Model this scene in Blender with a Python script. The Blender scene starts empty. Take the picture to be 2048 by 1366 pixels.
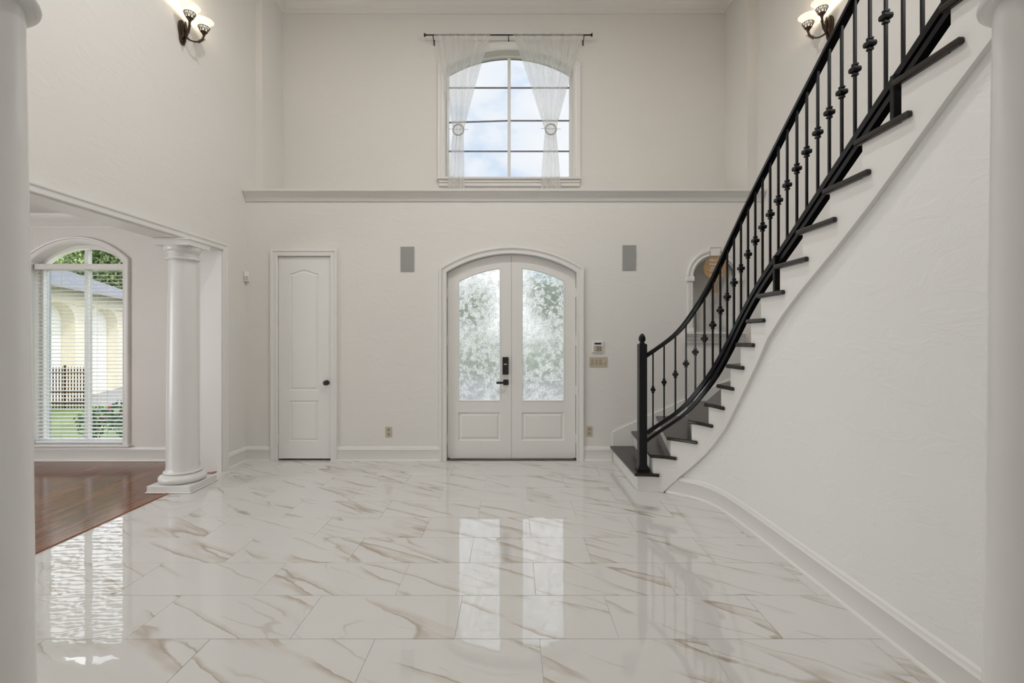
import bpy, bmesh, math, random
from mathutils import Vector, Matrix
random.seed(7)
SC = bpy.context.scene
COL = SC.collection
PI = math.pi

# ------------------------------------------------------------------ camera
EYE = 1.465
cd = bpy.data.cameras.new('camera'); cam = bpy.data.objects.new('camera', cd); COL.objects.link(cam)
cam.location = (0, 0, EYE); cam.rotation_euler = (PI / 2, 0, 0)
cd.sensor_width = 36; cd.lens = 975 / 2048 * 36
cd.shift_x = -2 / 2048; cd.shift_y = -8 / 2048
cd.clip_start = 0.05; cd.clip_end = 300
SC.camera = cam

# ------------------------------------------------------------------ colour management
vs = SC.view_settings
vs.view_transform = 'Standard'; vs.look = 'None'; vs.exposure = 0.0; vs.gamma = 1.0; vs.use_curve_mapping = False
SC.cycles.max_bounces = 8; SC.cycles.diffuse_bounces = 4; SC.cycles.glossy_bounces = 3
SC.cycles.transmission_bounces = 8; SC.cycles.transparent_max_bounces = 12
SC.cycles.sample_clamp_indirect = 6.0
SC.cycles.use_denoising = True; SC.cycles.use_adaptive_sampling = True; SC.cycles.adaptive_threshold = 0.05

XR_ = 2.985
LM = dict(sky=1.0, side=33.0, high=12.0, down1=42.0, down2=8.0, sconce=1.9, dining=1.0)

# ------------------------------------------------------------------ sky
SKY = 3.5 * LM['sky']
wd = bpy.data.worlds.new('sky'); SC.world = wd; wd.use_nodes = True
nt = wd.node_tree; nt.nodes.clear()
out = nt.nodes.new('ShaderNodeOutputWorld'); bg = nt.nodes.new('ShaderNodeBackground')
tc = nt.nodes.new('ShaderNodeTexCoord'); mp = nt.nodes.new('ShaderNodeMapping')
mp.inputs['Scale'].default_value = (1, 1, 1.7); mp.inputs['Location'].default_value = (0.35, 0.1, 0.62)
nz = nt.nodes.new('ShaderNodeTexNoise'); nz.inputs['Scale'].default_value = 4.2; nz.inputs['Detail'].default_value = 7
nz.inputs['Roughness'].default_value = 0.52
rp = nt.nodes.new('ShaderNodeValToRGB')
rp.color_ramp.elements[0].position = 0.33; rp.color_ramp.elements[0].color = (0.50, 0.67, 0.88, 1)
rp.color_ramp.elements[1].position = 0.60; rp.color_ramp.elements[1].color = (0.95, 0.955, 0.965, 1)
e = rp.color_ramp.elements.new(0.45); e.color = (0.84, 0.885, 0.94, 1)
bg.inputs['Strength'].default_value = SKY
L = nt.links.new
L(tc.outputs['Generated'], mp.inputs['Vector']); L(mp.outputs['Vector'], nz.inputs['Vector'])
L(nz.outputs['Fac'], rp.inputs['Fac']); L(rp.outputs['Color'], bg.inputs['Color']); L(bg.outputs['Background'], out.inputs['Surface'])

# ------------------------------------------------------------------ sun, and fill lights added at unseen window openings
def lamp(name, kind, loc, energy, color=(1, 1, 1), parent=None, **kw):
    d = bpy.data.lights.new(name, kind); d.energy = energy; d.color = color
    for k, v in kw.items():
        if k != 'rot': setattr(d, k, v)
    o = bpy.data.objects.new(name, d); COL.objects.link(o); o.location = loc
    if 'rot' in kw: o.rotation_euler = kw['rot']
    if parent is not None:
        o.parent = parent; o.location = Vector(loc) - wloc(parent)
    return o
def wloc(o):
    v = Vector((0, 0, 0))
    while o is not None:
        v = v + Vector(o.location); o = o.parent
    return v
sun = lamp('sun', 'SUN', (6, -4, 12), 1.6 * LM['sky'], (1.0, 0.96, 0.9), angle=math.radians(3))
sun.rotation_euler = Vector((-0.62, 0.34, -0.72)).to_track_quat('-Z', 'Y').to_euler()
for y in (1.1, 2.4):
    lamp('window_fill', 'AREA', (-7.56, y, 1.35), LM['side'], (0.95, 0.98, 1.0), shape='RECTANGLE', size=1.2, size_y=2.1, rot=(PI / 2, 0, -PI / 2))  # added fill light at unseen dining side openings
DOWN = [(-1.3, 3.3), (0.6, 3.3), (-1.3, 2.1), (0.6, 2.1)]  # places of the added ceiling fill lamps
DOWN_W = [LM['down1'], LM['down1'], LM['down2'], LM['down2']]
for y in (-0.9, 0.9):
    lamp('window_fill', 'AREA', (XR_ - 0.03, y, 4.7), LM['high'], (1.0, 0.99, 0.97), shape='RECTANGLE', size=1.2, size_y=1.6, rot=(PI / 2, 0, PI / 2))  # added fill light at unseen high openings in the right wall

# ------------------------------------------------------------------ materials
MATS = {}
def mat(name):
    m = bpy.data.materials.new(name); m.use_nodes = True
    nt = m.node_tree; b = nt.nodes['Principled BSDF']
    MATS[name] = m
    return m, nt, b
def N(nt, t, **kw):
    n = nt.nodes.new(t)
    for k, v in kw.items():
        if k in n.inputs: n.inputs[k].default_value = v
        else: setattr(n, k, v)
    return n
def plain(name, col, rough=0.5, metal=0.0, spec=0.5, bump=None, var=0.0):
    m, nt, b = mat(name)
    b.inputs['Base Color'].default_value = (*col, 1); b.inputs['Roughness'].default_value = rough
    b.inputs['Metallic'].default_value = metal; b.inputs['Specular IOR Level'].default_value = spec
    tc = N(nt, 'ShaderNodeTexCoord')
    if var:
        n = N(nt, 'ShaderNodeTexNoise', Scale=3.0, Detail=4.0)
        nt.links.new(tc.outputs['Object'], n.inputs['Vector'])
        r = N(nt, 'ShaderNodeMapRange'); r.inputs['To Min'].default_value = 1 - var; r.inputs['To Max'].default_value = 1 + var
        nt.links.new(n.outputs['Fac'], r.inputs['Value'])
        mx = N(nt, 'ShaderNodeVectorMath', operation='SCALE'); mx.inputs[0].default_value = col
        nt.links.new(r.outputs['Result'], mx.inputs['Scale']); nt.links.new(mx.outputs['Vector'], b.inputs['Base Color'])
    if bump:
        sc, dist = bump
        n2 = N(nt, 'ShaderNodeTexNoise', Scale=sc, Detail=5.0)
        nt.links.new(tc.outputs['Object'], n2.inputs['Vector'])
        bp = N(nt, 'ShaderNodeBump', Strength=1.0, Distance=dist)
        nt.links.new(n2.outputs['Fac'], bp.inputs['Height']); nt.links.new(bp.outputs['Normal'], b.inputs['Normal'])
    return m
def wall_paint(name, col):
    m, nt, b = mat(name)
    tc = N(nt, 'ShaderNodeTexCoord')
    n1 = N(nt, 'ShaderNodeTexNoise', Scale=0.7, Detail=3.0)
    nt.links.new(tc.outputs['Object'], n1.inputs['Vector'])
    r = N(nt, 'ShaderNodeMapRange'); r.inputs['To Min'].default_value = 0.975; r.inputs['To Max'].default_value = 1.02
    nt.links.new(n1.outputs['Fac'], r.inputs['Value'])
    mx = N(nt, 'ShaderNodeVectorMath', operation='SCALE'); mx.inputs[0].default_value = col
    nt.links.new(r.outputs['Result'], mx.inputs['Scale']); nt.links.new(mx.outputs['Vector'], b.inputs['Base Color'])
    b.inputs['Roughness'].default_value = 0.55; b.inputs['Specular IOR Level'].default_value = 0.3
    # hand-trowelled skip texture
    mp = N(nt, 'ShaderNodeMapping'); mp.inputs['Rotation'].default_value = (0.5, 0.6, 0.4); mp.inputs['Scale'].default_value = (1, 1, 2.2)
    nt.links.new(tc.outputs['Object'], mp.inputs['Vector'])
    n2 = N(nt, 'ShaderNodeTexNoise', Scale=3.2, Detail=6.0, Roughness=0.6, Distortion=1.1)
    nt.links.new(mp.outputs['Vector'], n2.inputs['Vector'])
    cr = N(nt, 'ShaderNodeValToRGB'); cr.color_ramp.elements[0].position = 0.50; cr.color_ramp.elements[1].position = 0.60
    nt.links.new(n2.outputs['Fac'], cr.inputs['Fac'])
    bp = N(nt, 'ShaderNodeBump', Strength=0.5, Distance=0.0016)
    nt.links.new(cr.outputs['Color'], bp.inputs['Height']); nt.links.new(bp.outputs['Normal'], b.inputs['Normal'])
    return m
WALL = wall_paint('wall_paint', (0.80, 0.775, 0.735))
WALLS = wall_paint('stair_wall_paint_lit', (0.87, 0.86, 0.835))  # stair wall paint, lightened in place of light the lamps lack
TRIM = plain('trim_paint', (0.82, 0.80, 0.765), 0.32, var=0.015)
CEIL = plain('ceiling_paint', (0.82, 0.81, 0.78), 0.7, var=0.02)
COLM = plain('column_paint', (0.80, 0.79, 0.765), 0.24, var=0.015, bump=(1.5, 0.002))
BLACK = plain('black_iron', (0.0045, 0.0045, 0.0055), 0.30, 0.0, 0.28, var=0.2)
DBLACK = plain('black_plastic', (0.02, 0.02, 0.022), 0.35)
BRONZE = plain('bronze', (0.085, 0.055, 0.036), 0.42, 0.75, bump=(70, 0.002), var=0.35)
TREAD = plain('tread_wood', (0.020, 0.014, 0.011), 0.24, 0.0, 0.45, bump=(14, 0.0005), var=0.3)
BEIGE = plain('almond_plastic', (0.56, 0.49, 0.37), 0.4, var=0.03)
BEIGED = plain('almond_plastic_dark', (0.42, 0.36, 0.27), 0.4, var=0.03)
WPLAST = plain('white_plastic', (0.80, 0.79, 0.76), 0.35, var=0.02)
GPLAST = plain('grey_plastic', (0.52, 0.51, 0.48), 0.4, var=0.03)
GRILLE = plain('speaker_mesh', (0.36, 0.35, 0.335), 0.6, bump=(400, 0.002), var=0.02)
PEWTER = plain('pewter', (0.30, 0.28, 0.25), 0.4, 0.5, var=0.2)
GROUT = plain('grout', (0.72, 0.70, 0.66), 0.8, var=0.05)
SHADOWGAP = plain('gap_shade', (0.02, 0.018, 0.016), 0.8, var=0.1)  # near-black colour standing in for shade in gaps, slots and the closet
GREYBAR = plain('grey_grille_bar', (0.22, 0.22, 0.25), 0.5, var=0.05)
BLINDM = plain('blind_slat', (0.90, 0.90, 0.90), 0.35, var=0.02)
STUCCO = plain('cream_stucco', (0.84, 0.775, 0.62), 0.9, bump=(40, 0.004), var=0.05)
STUCCOW = plain('pale_stucco', (0.90, 0.885, 0.83), 0.9, bump=(40, 0.004), var=0.04)
CONC = plain('concrete', (0.33, 0.325, 0.31), 0.9, bump=(20, 0.003), var=0.08)
PAVE = plain('grey_paving', (0.20, 0.20, 0.20), 0.9, bump=(25, 0.003), var=0.1)
ASPHALT = plain('asphalt', (0.09, 0.09, 0.095), 0.9, bump=(40, 0.003), var=0.1)
POST = plain('blue_grey_paint', (0.30, 0.34, 0.39), 0.6, var=0.05)
BARK = plain('bark', (0.10, 0.075, 0.055), 0.9, bump=(12, 0.03), var=0.3)
WOODSIGN = plain('sign_wood', (0.42, 0.27, 0.13), 0.6, bump=(30, 0.0008), var=0.18)
TASSEL = plain('jute', (0.36, 0.22, 0.11), 0.9, bump=(90, 0.003), var=0.25)
LETTER = plain('white_lettering', (0.78, 0.76, 0.70), 0.6, var=0.02)
ROSE = plain('rose_petal', (0.55, 0.06, 0.12), 0.6, var=0.3)

def leafmat(name, c1, c2):
    m, nt, b = mat(name)
    tc = N(nt, 'ShaderNodeTexCoord'); n = N(nt, 'ShaderNodeTexNoise', Scale=2.5, Detail=4.0)
    nt.links.new(tc.outputs['Object'], n.inputs['Vector'])
    r = N(nt, 'ShaderNodeValToRGB'); r.color_ramp.elements[0].position = 0.35; r.color_ramp.elements[1].position = 0.65
    r.color_ramp.elements[0].color = (*c1, 1); r.color_ramp.elements[1].color = (*c2, 1)
    nt.links.new(n.outputs['Fac'], r.inputs['Fac']); nt.links.new(r.outputs['Color'], b.inputs['Base Color'])
    b.inputs['Roughness'].default_value = 0.6
    return m
LEAF = leafmat('tree_leaf', (0.12, 0.20, 0.08), (0.30, 0.36, 0.15))
LEAF2 = leafmat('rose_leaf', (0.06, 0.13, 0.08), (0.16, 0.24, 0.13))
LAWN = leafmat('lawn_grass', (0.13, 0.21, 0.05), (0.22, 0.30, 0.09))

def tile_material():
    m, nt, b = mat('marble_tile')
    tc = N(nt, 'ShaderNodeTexCoord'); oi = N(nt, 'ShaderNodeObjectInfo')
    mu = N(nt, 'ShaderNodeVectorMath', operation='SCALE'); mu.inputs[0].default_value = (37.0, 91.0, 53.0)
    nt.links.new(oi.outputs['Random'], mu.inputs['Scale'])
    ad = N(nt, 'ShaderNodeVectorMath', operation='ADD')
    mp0 = N(nt, 'ShaderNodeMapping'); mp0.inputs['Rotation'].default_value = (0, 0, math.radians(31))
    nt.links.new(tc.outputs['Object'], mp0.inputs['Vector'])
    # vein warp
    nw = N(nt, 'ShaderNodeTexNoise', Scale=3.0, Detail=5.0, Roughness=0.6)
    ad0 = N(nt, 'ShaderNodeVectorMath', operation='ADD')
    nt.links.new(mp0.outputs['Vector'], ad0.inputs[0]); nt.links.new(mu.outputs['Vector'], ad0.inputs[1])
    nt.links.new(ad0.outputs['Vector'], nw.inputs['Vector'])
    sb = N(nt, 'ShaderNodeVectorMath', operation='SUBTRACT'); sb.inputs[1].default_value = (0.5, 0.5, 0.5)
    nt.links.new(nw.outputs['Color'], sb.inputs[0])
    sc = N(nt, 'ShaderNodeVectorMath', operation='SCALE'); sc.inputs['Scale'].default_value = 0.085
    nt.links.new(sb.outputs['Vector'], sc.inputs[0])
    nt.links.new(ad0.outputs['Vector'], ad.inputs[0]); nt.links.new(sc.outputs['Vector'], ad.inputs[1])
    def vein(scale_u, scale_v, lo, hi, seed):
        mp = N(nt, 'ShaderNodeMapping'); mp.inputs['Scale'].default_value = (scale_u, scale_v, 1); mp.inputs['Location'].default_value = (seed, seed * 1.7, seed * 0.3)
        nt.links.new(ad.outputs['Vector'], mp.inputs['Vector'])
        n = N(nt, 'ShaderNodeTexNoise', Scale=1.0, Detail=1.5, Roughness=0.4)
        nt.links.new(mp.outputs['Vector'], n.inputs['Vector'])
        s = N(nt, 'ShaderNodeMath', operation='SUBTRACT'); s.inputs[1].default_value = 0.5
        nt.links.new(n.outputs['Fac'], s.inputs[0])
        a = N(nt, 'ShaderNodeMath', operation='ABSOLUTE'); nt.links.new(s.outputs[0], a.inputs[0])
        r = N(nt, 'ShaderNodeMapRange', interpolation_type='SMOOTHSTEP')
        r.inputs['From Min'].default_value = lo; r.inputs['From Max'].default_value = hi
        r.inputs['To Min'].default_value = 1.0; r.inputs['To Max'].default_value = 0.0
        nt.links.new(a.outputs[0], r.inputs['Value'])
        return r.outputs['Result']
    def mask(scale, lo, hi, seed, su=1.0, sv=1.0):
        mp = N(nt, 'ShaderNodeMapping'); mp.inputs['Location'].default_value = (seed, -seed, seed * 2); mp.inputs['Scale'].default_value = (su, sv, 1)
        nt.links.new(ad.outputs['Vector'], mp.inputs['Vector'])
        n = N(nt, 'ShaderNodeTexNoise', Scale=scale, Detail=3.0)
        nt.links.new(mp.outputs['Vector'], n.inputs['Vector'])
        r = N(nt, 'ShaderNodeMapRange', interpolation_type='SMOOTHSTEP'); r.inputs['From Min'].default_value = lo; r.inputs['From Max'].default_value = hi
        nt.links.new(n.outputs['Fac'], r.inputs['Value'])
        return r.outputs['Result']
    def mul(a, c):
        x = N(nt, 'ShaderNodeMath', operation='MULTIPLY')
        nt.links.new(a, x.inputs[0])
        if isinstance(c, float): x.inputs[1].default_value = c
        else: nt.links.new(c, x.inputs[1])
        return x.outputs[0]
    def mixc(base, fac, col):
        x = N(nt, 'ShaderNodeMix', data_type='RGBA')
        nt.links.new(fac, x.inputs[0])
        if isinstance(base, tuple): x.inputs[6].default_value = (*base, 1)
        else: nt.links.new(base, x.inputs[6])
        x.inputs[7].default_value = (*col, 1)
        return x.outputs[2]
    def feather(su, sv, width, seed):
        """one-sided band: crisp along one edge of the vein, fading on the other"""
        mp = N(nt, 'ShaderNodeMapping'); mp.inputs['Scale'].default_value = (su, sv, 1); mp.inputs['Location'].default_value = (seed, seed * 1.7, seed * 0.3)
        nt.links.new(ad.outputs['Vector'], mp.inputs['Vector'])
        n = N(nt, 'ShaderNodeTexNoise', Scale=1.0, Detail=1.0, Roughness=0.4); nt.links.new(mp.outputs['Vector'], n.inputs['Vector'])
        def mr(a, c, t0, t1):
            r = N(nt, 'ShaderNodeMapRange', interpolation_type='SMOOTHSTEP'); r.inputs['From Min'].default_value = a; r.inputs['From Max'].default_value = c
            r.inputs['To Min'].default_value = t0; r.inputs['To Max'].default_value = t1
            nt.links.new(n.outputs['Fac'], r.inputs['Value']); return r.outputs['Result']
        return mul(mr(0.494, 0.506, 0.0, 1.0), mr(0.505, 0.505 + width, 1.0, 0.0)), mul(mr(0.494, 0.503, 0.0, 1.0), mr(0.503, 0.514, 1.0, 0.0))
    b1, k1 = feather(0.42, 3.4, 0.075, 3.1)
    b2, k2 = feather(0.60, 5.2, 0.05, 17.7)
    m1 = mask(1.7, 0.40, 0.54, 5.0, 0.8, 1.6); m2 = mask(1.9, 0.46, 0.58, 29.0, 0.8, 1.6)
    grain = mask(7.0, 0.25, 0.75, 2.0, 0.35, 3.2)
    c = mixc((0.715, 0.70, 0.675), mul(mask(1.6, 0.3, 0.8, 21.0), 0.3), (0.655, 0.635, 0.605))
    c = mixc(c, mul(mul(mul(b1, m1), grain), 0.9), (0.46, 0.375, 0.285))
    c = mixc(c, mul(mul(k1, m1), 0.65), (0.36, 0.285, 0.215))
    c = mixc(c, mul(mul(mul(b2, m2), grain), 0.55), (0.50, 0.42, 0.335))
    c = mixc(c, mul(mul(k2, m2), 0.55), (0.40, 0.33, 0.255))
    thin = mul(vein(0.9, 4.0, 0.001, 0.007, 11.3), mask(2.0, 0.50, 0.66, 13.0))
    c = mixc(c, mul(thin, 0.4), (0.44, 0.38, 0.31))
    nt.links.new(c, b.inputs['Base Color'])
    b.inputs['Roughness'].default_value = 0.02; b.inputs['IOR'].default_value = 1.85
    nb = N(nt, 'ShaderNodeTexNoise', Scale=6.0, Detail=2.0)
    nt.links.new(ad0.outputs['Vector'], nb.inputs['Vector'])
    bp = N(nt, 'ShaderNodeBump', Strength=1.0, Distance=0.00055)
    nt.links.new(nb.outputs['Fac'], bp.inputs['Height']); nt.links.new(bp.outputs['Normal'], b.inputs['Normal'])
    return m
TILE = tile_material()

def plank_material():
    m, nt, b = mat('plank_wood')
    tc = N(nt, 'ShaderNodeTexCoord'); oi = N(nt, 'ShaderNodeObjectInfo')
    mu = N(nt, 'ShaderNodeVectorMath', operation='SCALE'); mu.inputs[0].default_value = (17.0, 61.0, 33.0)
    nt.links.new(oi.outputs['Random'], mu.inputs['Scale'])
    ad = N(nt, 'ShaderNodeVectorMath', operation='ADD')
    nt.links.new(tc.outputs['Object'], ad.inputs[0]); nt.links.new(mu.outputs['Vector'], ad.inputs[1])
    mp = N(nt, 'ShaderNodeMapping'); mp.inputs['Scale'].default_value = (14, 0.9, 1)
    nt.links.new(ad.outputs['Vector'], mp.inputs['Vector'])
    n = N(nt, 'ShaderNodeTexNoise', Scale=2.2, Detail=6.0, Roughness=0.6, Distortion=0.6)
    nt.links.new(mp.outputs['Vector'], n.inputs['Vector'])
    r = N(nt, 'ShaderNodeValToRGB'); r.color_ramp.elements[0].position = 0.3; r.color_ramp.elements[1].position = 0.72
    r.color_ramp.elements[0].color = (0.085, 0.028, 0.012, 1); r.color_ramp.elements[1].color = (0.31, 0.118, 0.050, 1)
    nt.links.new(n.outputs['Fac'], r.inputs['Fac'])
    hs = N(nt, 'ShaderNodeHueSaturation')
    mr = N(nt, 'ShaderNodeMapRange'); mr.inputs['To Min'].default_value = 0.8; mr.inputs['To Max'].default_value = 1.25
    nt.links.new(oi.outputs['Random'], mr.inputs['Value']); nt.links.new(mr.outputs['Result'], hs.inputs['Value'])
    nt.links.new(r.outputs['Color'], hs.inputs['Color']); nt.links.new(hs.outputs['Color'], b.inputs['Base Color'])
    b.inputs['Roughness'].default_value = 0.13; b.inputs['IOR'].default_value = 1.42
    bp = N(nt, 'ShaderNodeBump', Strength=0.4, Distance=0.0006)
    nt.links.new(n.outputs['Fac'], bp.inputs['Height']); nt.links.new(bp.outputs['Normal'], b.inputs['Normal'])
    return m
PLANK = plank_material()

def shingle_material():
    m, nt, b = mat('roof_shingle')
    tc = N(nt, 'ShaderNodeTexCoord')
    br = N(nt, 'ShaderNodeTexBrick', Scale=1.0)
    br.inputs['Color1'].default_value = (0.17, 0.18, 0.20, 1); br.inputs['Color2'].default_value = (0.22, 0.23, 0.25, 1); br.inputs['Mortar'].default_value = (0.10, 0.10, 0.11, 1)
    br.inputs['Brick Width'].default_value = 0.3; br.inputs['Row Height'].default_value = 0.14; br.inputs['Mortar Size'].default_value = 0.012
    nt.links.new(tc.outputs['UV'], br.inputs['Vector']); nt.links.new(br.outputs['Color'], b.inputs['Base Color'])
    b.inputs['Roughness'].default_value = 0.9
    return m
SHINGLE = shingle_material()

def clear_glass(name, pass_color):
    m, nt, b = mat(name); nt.nodes.remove(b)
    o = nt.nodes['Material Output']
    t = N(nt, 'ShaderNodeBsdfTransparent'); t.inputs['Color'].default_value = (*pass_color, 1)
    g = N(nt, 'ShaderNodeBsdfGlossy'); g.inputs['Roughness'].default_value = 0.01
    tc = N(nt, 'ShaderNodeTexCoord'); n = N(nt, 'ShaderNodeTexNoise', Scale=2.0)
    nt.links.new(tc.outputs['Object'], n.inputs['Vector'])
    bp = N(nt, 'ShaderNodeBump', Strength=0.2, Distance=0.0005); nt.links.new(n.outputs['Fac'], bp.inputs['Height'])
    nt.links.new(bp.outputs['Normal'], g.inputs['Normal'])
    x = N(nt, 'ShaderNodeMixShader'); x.inputs[0].default_value = 0.0004
    nt.links.new(t.outputs[0], x.inputs[1]); nt.links.new(g.outputs[0], x.inputs[2]); nt.links.new(x.outputs[0], o.inputs['Surface'])
    return m
GLASS = clear_glass('window_glass', (0.80, 0.805, 0.81))  # glass colour darkened to dim the bright view outside the dining window
DIMGLASS = clear_glass('sky_dimming_glass', (0.535, 0.538, 0.541))  # upper panes darkened in colour to bring down the overbright sky behind them

def door_glass():
    m, nt, b = mat('pebbled_floral_glass'); nt.nodes.remove(b)
    o = nt.nodes['Material Output']
    tc = N(nt, 'ShaderNodeTexCoord')
    def noise(scale, dist, seed, det=1.5):
        mp = N(nt, 'ShaderNodeMapping'); mp.inputs['Location'].default_value = (seed, seed * 0.7, seed * 1.9)
        nt.links.new(tc.outputs['Object'], mp.inputs['Vector'])
        n = N(nt, 'ShaderNodeTexNoise', Scale=scale, Detail=det, Distortion=dist); nt.links.new(mp.outputs['Vector'], n.inputs['Vector'])
        return n.outputs['Fac']
    def rng(v, a, c, inv=False):
        r = N(nt, 'ShaderNodeMapRange', interpolation_type='SMOOTHSTEP'); r.inputs['From Min'].default_value = a; r.inputs['From Max'].default_value = c
        if inv: r.inputs['To Min'].default_value = 1; r.inputs['To Max'].default_value = 0
        nt.links.new(v, r.inputs['Value']); return r.outputs['Result']
    def op(k, a, c):
        x = N(nt, 'ShaderNodeMath', operation=k); nt.links.new(a, x.inputs[0])
        if isinstance(c, float): x.inputs[1].default_value = c
        else: nt.links.new(c, x.inputs[1])
        return x.outputs[0]
    # embossed petals and stems: curved strokes from the level lines of a swirled noise
    n1 = noise(32.0, 2.2, 0.0)
    petal = op('MULTIPLY', rng(op('ABSOLUTE', op('SUBTRACT', n1, 0.5), 0.0), 0.02, 0.05, True), rng(noise(16.0, 0.5, 5.0), 0.44, 0.54))
    n2 = noise(38.0, 1.6, 9.0)
    shadow = op('MULTIPLY', rng(op('ABSOLUTE', op('SUBTRACT', n2, 0.52), 0.0), 0.02, 0.05, True), rng(noise(19.0, 0.5, 14.0), 0.46, 0.55))
    pebble = noise(75.0, 0.6, 3.0)
    hgt = op('ADD', op('MULTIPLY', petal, 1.0), op('MULTIPLY', pebble, 0.8))
    bp = N(nt, 'ShaderNodeBump', Strength=1.0, Distance=0.0022); nt.links.new(hgt, bp.inputs['Height'])
    col = N(nt, 'ShaderNodeMix', data_type='RGBA'); col.inputs[6].default_value = (0.75, 0.75, 0.755, 1); col.inputs[7].default_value = (0.52, 0.525, 0.53, 1)
    nt.links.new(shadow, col.inputs[0])
    rf = N(nt, 'ShaderNodeBsdfRefraction', Roughness=0.26, IOR=1.22); nt.links.new(col.outputs[2], rf.inputs['Color'])
    nt.links.new(bp.outputs['Normal'], rf.inputs['Normal'])
    tr = N(nt, 'ShaderNodeBsdfTranslucent'); tr.inputs['Color'].default_value = (0.90, 0.90, 0.89, 1)
    nt.links.new(bp.outputs['Normal'], tr.inputs['Normal'])
    x = N(nt, 'ShaderNodeMixShader')
    nt.links.new(op('ADD', op('MULTIPLY', petal, 0.65), 0.14), x.inputs[0])
    nt.links.new(rf.outputs[0], x.inputs[1]); nt.links.new(tr.outputs[0], x.inputs[2])
    gl = N(nt, 'ShaderNodeBsdfGlossy'); gl.inputs['Roughness'].default_value = 0.15
    nt.links.new(bp.outputs['Normal'], gl.inputs['Normal'])
    x2 = N(nt, 'ShaderNodeMixShader'); x2.inputs[0].default_value = 0.04
    nt.links.new(x.outputs[0], x2.inputs[1]); nt.links.new(gl.outputs[0], x2.inputs[2]); nt.links.new(x2.outputs[0], o.inputs['Surface'])
    return m
DGLASS = door_glass()

def sheer_material():
    m, nt, b = mat('sheer_voile'); nt.nodes.remove(b)
    o = nt.nodes['Material Output']
    uv = N(nt, 'ShaderNodeTexCoord')
    mp = N(nt, 'ShaderNodeMapping'); mp.inputs['Scale'].default_value = (15, 0.35, 1)
    nt.links.new(uv.outputs['UV'], mp.inputs['Vector'])
    n = N(nt, 'ShaderNodeTexNoise', Scale=1.0, Detail=3.0)
    nt.links.new(mp.outputs['Vector'], n.inputs['Vector'])
    r = N(nt, 'ShaderNodeMapRange'); r.inputs['From Min'].default_value = 0.3; r.inputs['From Max'].default_value = 0.7
    r.inputs['To Min'].default_value = 0.40; r.inputs['To Max'].default_value = 0.70
    nt.links.new(n.outputs['Fac'], r.inputs['Value'])
    d = N(nt, 'ShaderNodeBsdfDiffuse'); d.inputs['Color'].default_value = (0.96, 0.955, 0.945, 1)
    t = N(nt, 'ShaderNodeBsdfTranslucent'); t.inputs['Color'].default_value = (0.97, 0.965, 0.955, 1)
    a = N(nt, 'ShaderNodeMixShader'); a.inputs[0].default_value = 0.6
    nt.links.new(d.outputs[0], a.inputs[1]); nt.links.new(t.outputs[0], a.inputs[2])
    tr = N(nt, 'ShaderNodeBsdfTransparent')
    x = N(nt, 'ShaderNodeMixShader'); nt.links.new(r.outputs['Result'], x.inputs[0])
    nt.links.new(tr.outputs[0], x.inputs[1]); nt.links.new(a.outputs[0], x.inputs[2]); nt.links.new(x.outputs[0], o.inputs['Surface'])
    return m
SHEER = sheer_material()

def shade_material():
    m, nt, b = mat('frosted_shade_glass')
    b.inputs['Base Color'].default_value = (0.9, 0.86, 0.78, 1); b.inputs['Roughness'].default_value = 0.4
    tc = N(nt, 'ShaderNodeTexCoord'); n = N(nt, 'ShaderNodeTexNoise', Scale=9.0, Detail=3.0)
    nt.links.new(tc.outputs['Object'], n.inputs['Vector'])
    r = N(nt, 'ShaderNodeMapRange'); r.inputs['To Min'].default_value = 0.55; r.inputs['To Max'].default_value = 0.85
    nt.links.new(n.outputs['Fac'], r.inputs['Value'])
    b.inputs['Emission Color'].default_value = (1.0, 0.90, 0.72, 1)
    nt.links.new(r.outputs['Result'], b.inputs['Emission Strength'])
    return m
SHADE = shade_material()
def emit(name, col, s):
    m, nt, b = mat(name)
    b.inputs['Base Color'].default_value = (0.8, 0.8, 0.8, 1)
    b.inputs['Emission Color'].default_value = (*col, 1); b.inputs['Emission Strength'].default_value = s
    return m
BULB = emit('bulb_glass', (1.0, 0.93, 0.8), 4.0)

# ------------------------------------------------------------------ building helpers
def link(o, parent=None, label=None, cat=None, group=None, kind=None):
    COL.objects.link(o)
    if parent is not None: o.parent = parent
    if label: o['label'] = label
    if cat: o['category'] = cat
    if group: o['group'] = group
    if kind: o['kind'] = kind
    return o
def thing(name, loc, label, cat, group=None):
    o = bpy.data.objects.new(name, None); o.empty_display_size = 0.1; o.location = loc
    return link(o, None, label, cat, group)
def obj(name, bm, m, parent=None, smooth=False, loc=None, **tags):
    """bm is in world coordinates; the object's origin goes to its parent's (or to loc)."""
    me = bpy.data.meshes.new(name)
    bmesh.ops.recalc_face_normals(bm, faces=bm.faces[:])
    p = wloc(parent) if parent is not None else Vector((0, 0, 0))
    if loc is not None: p = Vector(loc)
    if p.length > 0: bmesh.ops.translate(bm, verts=bm.verts[:], vec=-p)
    bm.to_mesh(me); bm.free(); me.materials.append(m)
    if smooth: shade(me)
    o = bpy.data.objects.new(name, me)
    link(o, parent, **tags)
    if loc is not None: o.location = Vector(loc) - (wloc(parent) if parent is not None else Vector((0, 0, 0)))
    return o
def shade(me, ang=40):
    for p in me.polygons: p.use_smooth = True
    try: me.set_sharp_from_angle(angle=math.radians(ang))
    except Exception: pass
def inst(name, me, loc, parent, rot=None, scale=None, **tags):
    o = bpy.data.objects.new(name, me); link(o, parent, **tags)
    o.location = Vector(loc) - (wloc(parent) if parent is not None else Vector((0, 0, 0)))
    if rot: o.rotation_euler = rot
    if scale: o.scale = scale
    return o
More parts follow.
